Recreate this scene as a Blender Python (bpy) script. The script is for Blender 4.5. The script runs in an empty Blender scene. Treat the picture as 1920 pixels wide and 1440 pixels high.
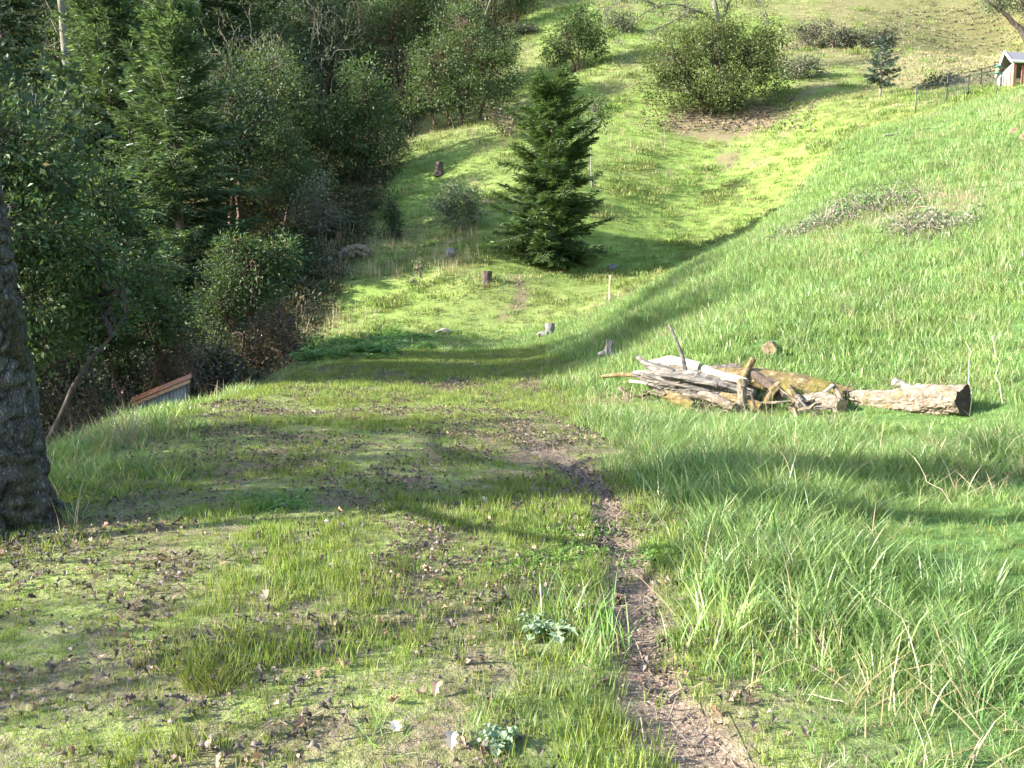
import bpy, math, random
import numpy as np
from mathutils import Vector, Matrix, Euler

# ------------------------------------------------------------------ camera, sky, sun, exposure
scn = bpy.context.scene
C = scn.collection
FPX, PITCH, CAMH = 1598.0, math.atan(165 / 1598.0), 1.6
cam_d = bpy.data.cameras.new('camera')
cam_d.sensor_width = 36.0
cam_d.lens = FPX / 1920 * 36.0
cam_d.clip_start, cam_d.clip_end = 0.05, 1500
cam = bpy.data.objects.new('camera', cam_d)
cam.location = (0, 0, CAMH)
cam.rotation_euler = (math.radians(90) - PITCH, 0, 0)
C.objects.link(cam)
scn.camera = cam

SUN_EL = math.radians(24)
SUN_AZ = math.atan2(-1.0, -0.20)            # compass bearing of the sun, from +Y towards +X
sun_dir = Vector((math.sin(SUN_AZ) * math.cos(SUN_EL), math.cos(SUN_AZ) * math.cos(SUN_EL), math.sin(SUN_EL)))
w = bpy.data.worlds.new('World')
scn.world = w
w.use_nodes = True
nt = w.node_tree
sky = nt.nodes.new('ShaderNodeTexSky')
sky.sky_type = 'NISHITA'
sky.sun_disc = False
sky.sun_elevation = SUN_EL
sky.sun_rotation = SUN_AZ
bg = nt.nodes['Background']
bg.inputs['Strength'].default_value = 0.15
nt.links.new(sky.outputs[0], bg.inputs[0])
sl = bpy.data.lights.new('sun', 'SUN')
sl.energy = 5.0
sl.angle = math.radians(0.53)
sl.color = (1.0, 0.955, 0.87)
so = bpy.data.objects.new('sun', sl)
so.rotation_euler = (-sun_dir).to_track_quat('-Z', 'Y').to_euler()
so.location = (-30, -5, 20)
C.objects.link(so)
vs = scn.view_settings
vs.view_transform = 'Standard'
vs.look = 'None'
vs.gamma = 1
vs.exposure = 2.25
vs.use_curve_mapping = False
scn.cycles.use_denoising = True
scn.cycles.max_bounces = 5
scn.cycles.diffuse_bounces = 2
scn.cycles.glossy_bounces = 2
scn.cycles.transmission_bounces = 3
scn.cycles.sample_clamp_indirect = 6

R = np.random.default_rng(11)

# ------------------------------------------------------------------ helpers: pixels of the photograph to places
_cp, _sp = math.cos(PITCH), math.sin(PITCH)
def ray(u, v):
    a, b = (u - 960) / FPX, (720 - v) / FPX
    return np.array([a, _cp + b * _sp, -_sp + b * _cp])
def pix(u, v, Y):                       # the place at depth Y that shows at (u, v)
    d = ray(u, v)
    return np.array([0, 0, CAMH]) + d * (Y / d[1])

# ------------------------------------------------------------------ noise
_perm = np.random.default_rng(5).random((257, 257))
_perm[256, :] = _perm[0, :]; _perm[:, 256] = _perm[:, 0]
def vnoise(x, y):
    x = np.asarray(x, float); y = np.asarray(y, float)
    xi = np.floor(x); yi = np.floor(y)
    fx = x - xi; fy = y - yi
    fx = fx * fx * (3 - 2 * fx); fy = fy * fy * (3 - 2 * fy)
    ix = xi.astype(int) % 256; iy = yi.astype(int) % 256
    a = _perm[ix, iy]; b = _perm[ix + 1, iy]; c = _perm[ix, iy + 1]; d = _perm[ix + 1, iy + 1]
    return (a * (1 - fx) + b * fx) * (1 - fy) + (c * (1 - fx) + d * fx) * fy
def fbm(x, y, s, o=4, off=0.0):
    t = 0; amp = 1; tot = 0
    for k in range(o):
        t = t + amp * vnoise(np.asarray(x) / s + 17.3 * k + off, np.asarray(y) / s + 31.7 * k + off * 1.7)
        tot += amp; amp *= .5; s *= .5
    return t / tot                      # 0..1
def sstep(a, b, x):
    t = np.clip((np.asarray(x, float) - a) / (b - a), 0, 1)
    return t * t * (3 - 2 * t)
def dist_poly(x, y, pts):
    x = np.asarray(x, float); y = np.asarray(y, float)
    best = np.full(x.shape, 1e9)
    for (ax, ay), (bx, by) in zip(pts[:-1], pts[1:]):
        dx, dy = bx - ax, by - ay
        t = np.clip(((x - ax) * dx + (y - ay) * dy) / (dx * dx + dy * dy + 1e-9), 0, 1)
        best = np.minimum(best, np.hypot(x - ax - t * dx, y - ay - t * dy))
    return best

# ------------------------------------------------------------------ height of the ground
_ctl = [pix(*p) for p in [
    # right bank
    (1300, 770, 11.6), (1300, 655, 14.2), (1300, 560, 20), (1300, 497, 25.5), (1300, 508, 32), (1300, 470, 40),
    (1600, 765, 11.2), (1600, 650, 13.2), (1600, 555, 15.4), (1600, 450, 18.9), (1600, 356, 23.8), (1600, 262, 28),
    (1900, 760, 10.2), (1900, 650, 12.0), (1900, 555, 13.8), (1900, 400, 17.8), (1900, 305, 21.6), (1900, 182, 27), (1900, 180, 30),
    (1100, 612, 27), (1200, 555, 26), (1200, 600, 20), (1400, 452, 25.5), (1400, 456, 28.5), (1480, 405, 26), (1480, 412, 29), (1560, 290, 28), (1700, 232, 27.5), (1700, 234, 30), (1800, 212, 27.5),
    (1400, 480, 32), (1480, 440, 33), (1560, 315, 35), (1560, 330, 38), (1700, 255, 37), (1800, 225, 36), (1900, 200, 38),
    # hillside
    (600, 625, 32), (600, 545, 36), (600, 490, 39), (600, 440, 43), (650, 340, 52),
    (750, 637, 30.5), (750, 560, 34), (750, 500, 38), (750, 420, 44), (750, 350, 50), (750, 260, 60),
    (900, 637, 30.5), (900, 530, 34), (900, 470, 38), (900, 400, 43), (900, 320, 49), (900, 240, 57), (960, 170, 66),
    (1035, 628, 29), (1035, 570, 32.5), (1035, 500, 37.5), (1100, 380, 44), (1150, 240, 54), (1150, 120, 66), (1150, 30, 78),
    (1400, 380, 45), (1400, 300, 50), (1350, 200, 57), (1350, 60, 75), (1350, 0, 83), (1350, -120, 100),
    (1560, 250, 46), (1560, 200, 52), (1650, 178, 54), (1650, 90, 68), (1650, 0, 80),
    (1694, 215, 44), (1900, 150, 50), (1900, 100, 60), (1900, 0, 78), (1900, -120, 98),
    # forest slope on the left
    (300, 500, 45), (150, 430, 50), (0, 300, 60), (0, 0, 90), (300, 200, 70), (300, 0, 90), (550, 250, 62), (550, 0, 88),
    (750, 100, 80), (750, -50, 98), (300, -150, 110), (-300, 300, 62), (-300, 0, 95),
]]
_ctl += [np.array(p, float) for p in [
    (0, 0, 0), (0, -10, 0), (0, 4, 0), (-2, 3, 0), (0, 8, 0), (0, 12, 0), (0, 16, 0), (0, 20, 0), (0, 25, 0),
    (-3, 8, 0), (-3, 12, 0), (-3, 16, 0), (-3.5, 20, 0), (-3.5, 25, -.02), (-2, 30, .1), (2, 4, .0), (2, 8, .02), (3, 6, .04), (4.5, 8, .1), (4, 5, .12), (6, 6, .45), (8, 5, 1.2),
    (6, 2, .6), (10, 2, 2.2), (12, 8, 3.6), (3, 0, .1), (5, -5, .5), (2.5, 14, .25), (2, 18, .2), (1, 22, .05), (2.5, 25, .5),
    (-3.6, 6, -.06), (-4.6, 8.4, -.1), (-5.1, 12, -.1), (-5.1, 14.7, -.2), (-5.0, 18.7, -.2), (-5.9, 13, -.8), (-6.1, 16, -1.1), (-6.2, 19, -1.2), (-5.6, 23.6, -.1), (-4.6, 29, 0),
    (-4.2, 4, -.2), (-4.5, 0, -.2), (-5.5, 6, -.6), (-7.4, 10, -1.5), (-7.6, 15, -1.7), (-7.9, 20, -1.9), (-8.4, 25, -1.6), (-8, 30, -.6),
    (-7, 4, -1.6), (-7, 0, -1.6), (-11, 8, -3.1), (-11, 16, -3.2), (-12, 24, -3.0), (-13, 32, -1.5), (-16, 15, -4), (-20, 28, -2.2),
    (-25, 15, -4.5), (-40, 10, -6), (-40, 30, -2), (-60, 10, -9), (-60, -20, -9), (-60, 45, 2), (-30, -15, -5), (-15, -10, -3.6), (-25, 40, 1.5), (-45, 60, 12),
    (20, -10, 5), (20, 10, 8), (30, 20, 12), (40, 40, 17), (40, 0, 14), (60, 20, 22), (60, 60, 32), (45, 80, 36), (30, 130, 50), (-30, 140, 52), (80, 130, 58), (-80, 130, 48), (0, 140, 54), (-80, 0, -12), (80, -20, 22), (0, -20, -.2), (-80, 60, 8),
]]
_ctl = np.array(_ctl)
def _tps_k(r2):
    return np.where(r2 < 1e-12, 0, r2 * np.log(np.maximum(r2, 1e-12)))
_S = 20.0
_P = _ctl[:, :2] / _S
_n = len(_P)
_K = _tps_k(((_P[:, None] - _P[None]) ** 2).sum(-1)) + np.eye(_n) * 2e-4
_A = np.zeros((_n + 3, _n + 3))
_A[:_n, :_n] = _K
_A[:_n, _n] = 1; _A[:_n, _n + 1:] = _P
_A[_n, :_n] = 1; _A[_n + 1:, :_n] = _P.T
_W = np.linalg.solve(_A, np.concatenate([_ctl[:, 2], np.zeros(3)]))
def H(x, y):
    x = np.asarray(x, float); y = np.asarray(y, float)
    sh = x.shape
    p = np.stack([x.ravel(), y.ravel()], 1) / _S
    out = np.empty(len(p))
    for i in range(0, len(p), 20000):
        q = p[i:i + 20000]
        k = _tps_k(((q[:, None] - _P[None]) ** 2).sum(-1))
        out[i:i + 20000] = k @ _W[:_n] + _W[_n] + q @ _W[_n + 1:]
    z = out.reshape(sh)
    far = sstep(24, 40, y) + sstep(3, 7, x) * .6 + sstep(-5, -7, x) * .6
    z = z + (fbm(x, y, 1.1, 3, 3.1) - .5) * (.03 + .10 * np.clip(far, 0, 1)) + (fbm(x, y, 6, 3, 9.1) - .5) * .5 * sstep(30, 45, y) + (fbm(x * .3 + y * .12, y, .9, 3, 14.) - .5) * .5 * sstep(30, 37, y)
    return z
def h1(x, y):
    return float(H(np.array([x]), np.array([y]))[0])
HF = H
def ground(u, v, y0=2.0, y1=110.0):      # where the sight line through (u, v) first meets the ground beyond depth y0
    ys = np.concatenate([np.arange(y0, 30, .1), np.arange(30, y1, .25)]) if y0 < 30 else np.arange(y0, y1, .25)
    d = ray(u, v)
    P = np.array([0, 0, CAMH])[None] + d[None] * (ys / d[1])[:, None]
    below = P[:, 2] <= HF(P[:, 0], P[:, 1])
    i = int(np.argmax(below)) if below.any() else len(ys) - 1
    q = P[i]
    return np.array([q[0], q[1], float(HF(q[0:1], q[1:2])[0])])

# ------------------------------------------------------------------ mesh helpers
def mesh_np(name, V, F, mats, attrs=None, smooth=False, midx=None):
    """V (n,3); F list of (m,3)/(m,4) int arrays; attrs: {name: per-vertex float}"""
    me = bpy.data.meshes.new(name)
    V = np.asarray(V, np.float32)
    if not isinstance(F, list):
        F = [F]
    F = [np.asarray(f, np.int32) for f in F if len(f)]
    nl = sum(f.size for f in F); nf = sum(len(f) for f in F)
    me.vertices.add(len(V)); me.loops.add(nl); me.polygons.add(nf)
    me.vertices.foreach_set('co', V.ravel())
    me.loops.foreach_set('vertex_index', np.concatenate([f.ravel() for f in F]))
    tot = np.concatenate([np.full(len(f), f.shape[1], np.int32) for f in F])
    me.polygons.foreach_set('loop_start', np.concatenate([[0], np.cumsum(tot)[:-1]]).astype(np.int32))
    if midx is not None:
        me.polygons.foreach_set('material_index', np.asarray(midx, np.int32))
    for m in (mats if isinstance(mats, (list, tuple)) else [mats]):
        me.materials.append(m)
    for k, a in (attrs or {}).items():
        a = np.asarray(a, np.float32)
        at = me.attributes.new(k, 'FLOAT', 'POINT')
        at.data.foreach_set('value', a.ravel())
    me.update(calc_edges=True)
    me.polygons.foreach_set('use_smooth', np.full(nf, bool(smooth)))
    return me
def obj(name, me, parent=None, loc=None, **props):
    o = bpy.data.objects.new(name, me)
    C.objects.link(o)
    if parent is not None:
        o.parent = parent
    if loc is not None:
        o.location = loc
    for k, v in props.items():
        o[k] = v
    return o
def thing(name, label, cat, loc, group=None, rz=0.0):
    o = bpy.data.objects.new(name, None)
    C.objects.link(o)
    o.location = [float(a) for a in loc]
    o.rotation_euler = (0, 0, rz)
    o['label'] = label; o['category'] = cat
    if group:
        o['group'] = group
    return o
class MB:                                 # collects shapes for one mesh
    def __init__(s):
        s.V = []; s.Q = []; s.T = []; s.n = 0; s.a = []
    def add(s, V, Q=None, T=None, a=0.0):
        V = np.asarray(V, float).reshape(-1, 3)
        s.V.append(V)
        s.a.append(np.broadcast_to(np.asarray(a, float), (len(V),)))
        if Q is not None and len(Q): s.Q.append(np.asarray(Q, int) + s.n)
        if T is not None and len(T): s.T.append(np.asarray(T, int) + s.n)
        s.n += len(V)
    def tube(s, pts, rad, seg=6, cap=True, rough=0.0, a=0.0, rng=R, flat=1.0):
        pts = np.asarray(pts, float); n = len(pts)
        rad = np.broadcast_to(np.asarray(rad, float), (n,))
        tan = np.gradient(pts, axis=0)
        tan /= np.linalg.norm(tan, axis=1)[:, None] + 1e-9
        ref = np.array([0, 0, 1.0]) if abs(tan[0, 2]) < .9 else np.array([1.0, 0, 0])
        sd = np.cross(tan, ref); sd /= np.linalg.norm(sd, axis=1)[:, None] + 1e-9
        up = np.cross(sd, tan)
        th = np.linspace(0, 2 * np.pi, seg, endpoint=False)
        rr = rad[:, None] * (1 + (rng.random((n, seg)) - .5) * 2 * rough)
        V = pts[:, None] + rr[..., None] * (np.cos(th)[None, :, None] * sd[:, None] + np.sin(th)[None, :, None] * up[:, None] * flat)
        i = np.arange(n - 1)[:, None] * seg; j = np.arange(seg)[None]; k = (j + 1) % seg
        Q = np.stack([i + j, i + k, i + k + seg, i + j + seg], -1).reshape(-1, 4)
        V = V.reshape(-1, 3)
        T = []
        if cap:
            V = np.concatenate([V, pts[:1], pts[-1:]])
            b = n * seg
            jj = np.arange(seg); kk = (jj + 1) % seg
            T = np.concatenate([np.stack([kk, jj, np.full(seg, b)], 1), np.stack([jj + (n - 1) * seg, kk + (n - 1) * seg, np.full(seg, b + 1)], 1)])
        s.add(V, Q, T, a)
    def box(s, c, size, rot=None, a=0.0):
        x, y, z = np.asarray(size, float) / 2
        V = np.array([(-x, -y, -z), (x, -y, -z), (x, y, -z), (-x, y, -z), (-x, -y, z), (x, -y, z), (x, y, z), (-x, y, z)])
        if rot is not None:
            V = V @ np.array(Euler(rot).to_matrix()).T
        s.add(V + np.asarray(c, float), [(0, 3, 2, 1), (4, 5, 6, 7), (0, 1, 5, 4), (1, 2, 6, 5), (2, 3, 7, 6), (3, 0, 4, 7)], a=a)
    def leaves(s, P, D, L, W, up=None, fold=.25, rng=R):
        """P base points, D unit directions, L lengths, W widths: folded rhombic leaves, each with its own random value"""
        P = np.asarray(P, float); D = np.asarray(D, float); n = len(P)
        if n == 0: return
        D = D / (np.linalg.norm(D, axis=1)[:, None] + 1e-9)
        up = rng.normal(size=(n, 3)) if up is None else up
        sd = np.cross(D, up); sd /= np.linalg.norm(sd, axis=1)[:, None] + 1e-9
        nm = np.cross(sd, D)
        L = np.broadcast_to(L, (n,))[:, None]; W = np.broadcast_to(W, (n,))[:, None]
        m = P + D * L * .5
        V = np.stack([P, m + sd * W * .5 + nm * W * fold, P + D * L, m - sd * W * .5 + nm * W * fold], 1).reshape(-1, 3)
        i = np.arange(n)[:, None] * 4
        s.add(V, i + np.arange(4)[None], a=np.repeat(rng.random(n), 4))
    def mesh(s, name, mats, smooth=False, attr='rnd'):
        V = np.concatenate(s.V)
        F = []
        if s.Q: F.append(np.concatenate(s.Q))
        if s.T: F.append(np.concatenate(s.T))
        return mesh_np(name, V, F, mats, {attr: np.concatenate(s.a)}, smooth)

# ------------------------------------------------------------------ material helpers
def new_mat(name):
    m = bpy.data.materials.new(name)
    m.use_nodes = True
    t = m.node_tree
    b = t.nodes['Principled BSDF']
    return m, t, b
def nd(t, typ, **kw):
    n = t.nodes.new(typ)
    for k, v in kw.items():
        setattr(n, k, v)
    return n
def ramp(t, fac, stops, interp='LINEAR'):
    r = nd(t, 'ShaderNodeValToRGB')
    r.color_ramp.interpolation = interp
    e = r.color_ramp.elements
    while len(e) < len(stops): e.new(.5)
    for i, (p, c) in enumerate(stops):
        e[i].position = p
        e[i].color = (*c, 1)
    t.links.new(fac, r.inputs[0])
    return r.outputs[0]
def mixc(t, fac, a, b, mode='MIX'):
    n = nd(t, 'ShaderNodeMix', data_type='RGBA', blend_type=mode)
    for sock, v in ((n.inputs[0], fac), (n.inputs[6], a), (n.inputs[7], b)):
        if isinstance(v, (int, float)): sock.default_value = v
        elif isinstance(v, tuple): sock.default_value = (*v, 1)
        else: t.links.new(v, sock)
    return n.outputs[2]
def noise(t, scale, detail=4, rough=.6, vec=None, dim='3D'):
    n = nd(t, 'ShaderNodeTexNoise')
    n.inputs['Scale'].default_value = scale
    n.inputs['Detail'].default_value = detail
    n.inputs['Roughness'].default_value = rough
    if vec is not None: t.links.new(vec, n.inputs['Vector'])
    return n.outputs[0]
def wpos(t):
    return nd(t, 'ShaderNodeNewGeometry').outputs['Position']
def opos(t):
    return nd(t, 'ShaderNodeTexCoord').outputs['Object']
def attr(t, name):
    return nd(t, 'ShaderNodeAttribute', attribute_name=name).outputs['Fac']
def bump(t, b, h, strength=.5, dist=.02):
    n = nd(t, 'ShaderNodeBump')
    n.inputs['Strength'].default_value = strength
    n.inputs['Distance'].default_value = dist
    t.links.new(h, n.inputs['Height'])
    t.links.new(n.outputs[0], b.inputs['Normal'])
def math_(t, op, a, b=None):
    n = nd(t, 'ShaderNodeMath', operation=op)
    for s, v in zip(n.inputs, (a, b)):
        if v is None: continue
        if isinstance(v, (int, float)): s.default_value = v
        else: t.links.new(v, s)
    return n.outputs[0]
def leaf_mat(name, stops, trans=.35, gloss=.45, patch=None, pscale=.6, inst=False, spec=.5):
    """leaf or blade: colour by its own random value, mottled over the place, light passing through"""
    m, t, b = new_mat(name)
    col = ramp(t, attr(t, 'rnd'), stops)
    if patch:
        col = mixc(t, ramp(t, noise(t, pscale, 3, .6, wpos(t)), [(.38, (0, 0, 0)), (.62, (1, 1, 1))]), col, mixc(t, .75, col, patch))
    if inst:
        r = nd(t, 'ShaderNodeObjectInfo').outputs['Random']
        hs = nd(t, 'ShaderNodeHueSaturation')
        t.links.new(col, hs.inputs['Color'])
        r2 = math_(t, 'FRACT', math_(t, 'MULTIPLY', r, 17.31))
        mh = nd(t, 'ShaderNodeMapRange'); mh.inputs[3].default_value = .472; mh.inputs[4].default_value = .515
        t.links.new(r2, mh.inputs[0]); t.links.new(mh.outputs[0], hs.inputs['Hue'])
        mr = nd(t, 'ShaderNodeMapRange'); mr.inputs[3].default_value = .65; mr.inputs[4].default_value = 1.35
        t.links.new(r, mr.inputs[0]); t.links.new(mr.outputs[0], hs.inputs['Value'])
        col = hs.outputs[0]
    t.links.new(col, b.inputs['Base Color'])
    b.inputs['Roughness'].default_value = gloss
    b.inputs['Specular IOR Level'].default_value = spec
    tr = nd(t, 'ShaderNodeBsdfTranslucent')
    t.links.new(mixc(t, 1.0, col, (1.0, 1.0, .55), 'MULTIPLY'), tr.inputs['Color'])
    mx = nd(t, 'ShaderNodeMixShader')
    mx.inputs[0].default_value = trans
    t.links.new(b.outputs[0], mx.inputs[1]); t.links.new(tr.outputs[0], mx.inputs[2])
    t.links.new(mx.outputs[0], t.nodes['Material Output'].inputs['Surface'])
    return m
def wood_mat(name, c1, c2, c3=None, scale=8, stretch=(1, 1, .15), rough=.9, moss=None, moss_amt=.5, bstr=.9, bdist=.03):
    m, t, b = new_mat(name)
    mp = nd(t, 'ShaderNodeMapping')
    mp.inputs['Scale'].default_value = stretch
    t.links.new(opos(t), mp.inputs[0])
    n1 = noise(t, scale, 8, .72, mp.outputs[0])
    col = ramp(t, n1, [(.3, c1), (.52, c2), (.7, c3 or c2)])
    if moss:
        n2 = noise(t, 2.3, 5, .7, opos(t))
        col = mixc(t, ramp(t, n2, [(moss_amt - .05, (1, 1, 1)), (moss_amt + .05, (0, 0, 0))]), col, moss)
    t.links.new(col, b.inputs['Base Color'])
    b.inputs['Roughness'].default_value = rough
    b.inputs['Specular IOR Level'].default_value = .2
    bump(t, b, n1, bstr, bdist)
    return m

# ------------------------------------------------------------------ where grass, soil, litter and trails lie
def gp(u, v, y0=2.0): return tuple(ground(u, v, y0)[:2])
PATH = [gp(1345, 1439), gp(1235, 1330), gp(1205, 1240), gp(1190, 1150), gp(1185, 1090), gp(1150, 1010), gp(1140, 950), gp(1110, 905), gp(1060, 870), gp(1005, 840), gp(960, 800), gp(940, 770)]
PATH = [(PATH[0][0] + .25, PATH[0][1] - .9)] + PATH
TRAILS = [[gp(1560, 240, 34), gp(1500, 290, 34), gp(1430, 300, 34), gp(1340, 310, 34), gp(1260, 330, 34)],
          [gp(1480, 250, 34), gp(1400, 285, 34), gp(1330, 305, 34)],
          [gp(965, 520, 30), gp(985, 555, 30), gp(960, 590, 29), gp(930, 615, 29)],
          [gp(880, 330, 40), gp(900, 360, 40), gp(918, 390, 38)]]
def masks(x, y):
    """shares 0..1 of: soil (bare earth), litter (dead leaves), wood (forest floor), lush (tall blue-green grass), dry (straw)"""
    n1 = fbm(x, y, 2.2, 4, 1.3); n2 = fbm(x, y, .7, 3, 7.7); n3 = fbm(x, y, 7, 3, 4.2)
    dp = dist_poly(x, y, PATH)
    wpath = .115 + .06 * (fbm(x, y, .5, 2, 2.2) - .5) * 2
    taper = 1 - sstep(8, 11, y)
    path = (1 - sstep(wpath * .75, wpath * 1.5, dp)) * (.12 + .88 * taper)
    terr = (1 - sstep(.7, 1.7, x + (n1 - .5) * 1.0 + (n2 - .5) * .5)) * sstep(-5.2, -4.2, x + (n2 - .5) * .8) * (1 - sstep(24, 29, y))
    terr = terr * (1 - np.exp(-((x + 4.1) / .75) ** 2 - ((y - 7.7) / 1.3) ** 2))
    terr = terr * (1 - .85 * np.exp(-((x - .22 - .0 * y) / .22) ** 2 - ((y - 3.1) / .75) ** 2) * sstep(.35, .55, n2))
    n4 = fbm(x, y, .28, 2, 21.7)
    band = sstep(.50, .62, n1 * .25 + n2 * .4 + n4 * .35 + .085 * np.exp(-((y - 8.8) / 2.0) ** 2) - .022 * sstep(7, 5, y))
    near = sstep(.47, .60, n4 * .55 + n2 * .3 + n1 * .15) * .85
    litter = terr * np.maximum(band * sstep(4.5, 7, y), near * (1 - sstep(5, 7.5, y)))
    soil = np.maximum(path, terr * sstep(.58, .68, n2 * .4 + n1 * .3 + n4 * .3 + .045 * np.exp(-((y - 8.8) / 1.9) ** 2)) * .6 * sstep(5, 7, y))
    for tr in TRAILS:
        soil = np.maximum(soil, (1 - sstep(.10, .42, dist_poly(x, y, tr))) * sstep(.35, .6, n2) * .8)
    bx, by, _ = BUSH_P
    under = np.exp(-(((x - bx - 1) / 7.0) ** 2 + ((y - by + .8) / 3.2) ** 2)) 
    soil = np.maximum(soil, sstep(.42, .85, under + (n1 - .5) * .6 + (n2 - .5) * .6) * .85)
    ux = sstep(.28, .60, 1.35 * np.exp(-(((x - 36) / 15) ** 2 + ((y - 66) / 18) ** 2)) + (n1 - .5) * .7 + (n2 - .5) * .5)
    litter = np.maximum(litter, ux * .9)
    # forest floor: left of the line where the trees stand
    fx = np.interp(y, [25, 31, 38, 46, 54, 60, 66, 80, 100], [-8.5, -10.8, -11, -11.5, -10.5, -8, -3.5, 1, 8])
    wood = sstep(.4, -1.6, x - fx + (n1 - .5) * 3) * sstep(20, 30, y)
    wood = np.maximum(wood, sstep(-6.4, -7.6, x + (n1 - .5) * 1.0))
    dryb = np.exp(-(((x - 8.9) / 2.3) ** 2 + ((y - 20.5) / 2.6) ** 2)) * 1.3
    dry = np.maximum(sstep(.45, .8, dryb + (n2 - .5) * .5), sstep(.55, .75, n3) * sstep(28, 34, y) * .35)
    litter = np.maximum(litter, sstep(.54, .66, fbm(x, y, 5, 3, 61.)) * sstep(48, 62, y) * .6)
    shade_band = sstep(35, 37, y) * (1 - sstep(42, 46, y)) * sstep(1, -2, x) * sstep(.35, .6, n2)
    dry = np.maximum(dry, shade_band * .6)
    lush = np.clip((1 - terr) * (1 - sstep(26, 33, y)), 0, 1) * (1 - wood)
    return dict(soil=np.clip(soil, 0, 1), litter=np.clip(litter, 0, 1), wood=np.clip(wood, 0, 1), lush=lush, dry=np.clip(dry, 0, 1), path=path, terr=terr)
BUSH_P = ground(1345, 212, 36)

# ------------------------------------------------------------------ the ground sheet
def axis(lo, hi, mid0, mid1, fine, coarse):
    a = [mid0]
    st = fine
    xs = list(np.arange(mid0, mid1, fine))
    x = mid1
    while x < hi:
        xs.append(x); st = min(st * 1.09, coarse); x += st
    xs.append(hi)
    x = mid0; st = fine; lo_l = []
    while x > lo:
        st = min(st * 1.09, coarse); x -= st
        lo_l.append(max(x, lo))
    return np.array(lo_l[::-1] + xs)
gx = axis(-90, 90, -6, 8, .09, 1.3)
gy = axis(-25, 150, 2, 14, .09, .75)
X, Y = np.meshgrid(gx, gy)
Z = H(X, Y)
M = masks(X, Y)
Z = Z - .035 * M['path'] * (Y < 14)
nx, ny = len(gx), len(gy)
ii = (np.arange(ny - 1)[:, None] * nx + np.arange(nx - 1)[None])
gF = np.stack([ii, ii + 1, ii + 1 + nx, ii + nx], -1).reshape(-1, 4)

def ground_material():
    m, t, b = new_mat('ground_cover')
    P = wpos(t)
    nA = noise(t, 1.3, 6, .65, P); nB = noise(t, 14, 5, .7, P); nC = noise(t, .25, 3, .5, P)
    nF = noise(t, 55, 3, .6, P); nG = noise(t, 4.5, 4, .6, P)
    moss = ramp(t, nB, [(.3, (.095, .12, .03)), (.5, (.18, .225, .06)), (.72, (.27, .295, .10))])
    bits = ramp(t, nF, [(.3, (.05, .038, .03)), (.5, (.14, .105, .075)), (.7, (.30, .24, .18))])
    moss = mixc(t, ramp(t, math_(t, 'ADD', math_(t, 'MULTIPLY', nF, .5), math_(t, 'MULTIPLY', nG, .6)), [(.49, (0, 0, 0)), (.63, (.8, .8, .8))]), moss, bits)
    hill = ramp(t, nA, [(.3, (.085, .125, .026)), (.5, (.14, .20, .045)), (.7, (.20, .235, .07))])
    lush = ramp(t, nB, [(.3, (.045, .085, .022)), (.7, (.11, .19, .05))])
    sep = nd(t, 'ShaderNodeSeparateXYZ'); t.links.new(P, sep.inputs[0])
    farf = nd(t, 'ShaderNodeMapRange'); farf.inputs[1].default_value = 26; farf.inputs[2].default_value = 34
    t.links.new(sep.outputs[1], farf.inputs[0])
    col = mixc(t, attr(t, 'lush'), moss, lush)
    col = mixc(t, farf.outputs[0], col, hill)
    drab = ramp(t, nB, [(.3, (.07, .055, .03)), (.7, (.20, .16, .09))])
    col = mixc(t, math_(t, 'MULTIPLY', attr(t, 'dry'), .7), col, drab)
    lit = ramp(t, nB, [(.28, (.035, .024, .018)), (.45, (.11, .078, .055)), (.6, (.19, .135, .10)), (.75, (.12, .11, .04))])
    col = mixc(t, math_(t, 'MULTIPLY', attr(t, 'litter'), .68), col, lit)
    soil = ramp(t, nB, [(.25, (.055, .036, .026)), (.5, (.145, .10, .07)), (.75, (.27, .20, .145))])
    col = mixc(t, attr(t, 'soil'), col, soil)
    ptc = ramp(t, nF, [(.3, (.075, .052, .037)), (.5, (.175, .13, .092)), (.7, (.30, .235, .175))])
    col = mixc(t, attr(t, 'path'), col, ptc)
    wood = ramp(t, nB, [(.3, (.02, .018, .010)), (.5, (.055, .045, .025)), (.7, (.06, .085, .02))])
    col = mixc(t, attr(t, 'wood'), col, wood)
    t.links.new(col, b.inputs['Base Color'])
    b.inputs['Roughness'].default_value = .95
    b.inputs['Specular IOR Level'].default_value = .1
    bump(t, b, nB, .8, .05)
    return m
MAT_GROUND = ground_material()
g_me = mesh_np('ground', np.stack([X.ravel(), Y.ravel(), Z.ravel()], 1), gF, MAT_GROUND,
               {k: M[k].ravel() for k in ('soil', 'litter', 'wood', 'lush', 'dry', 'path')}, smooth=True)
obj('ground', g_me, kind='structure')
fm_ = M['path'].ravel()[gF].mean(1) > .38          # the trodden strip is a sheet of its own on the ground
fm_ &= Y.ravel()[gF].mean(1) < 10.5
used = np.unique(gF[fm_]); remap = np.zeros(nx * ny, int); remap[used] = np.arange(len(used))
pv = np.stack([X.ravel(), Y.ravel(), Z.ravel() + .004], 1)[used]
obj('footpath', mesh_np('footpath', pv, remap[gF[fm_]], MAT_GROUND, {k: M[k].ravel()[used] for k in ('soil', 'litter', 'wood', 'lush', 'dry', 'path')}, smooth=True), kind='structure')

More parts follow.
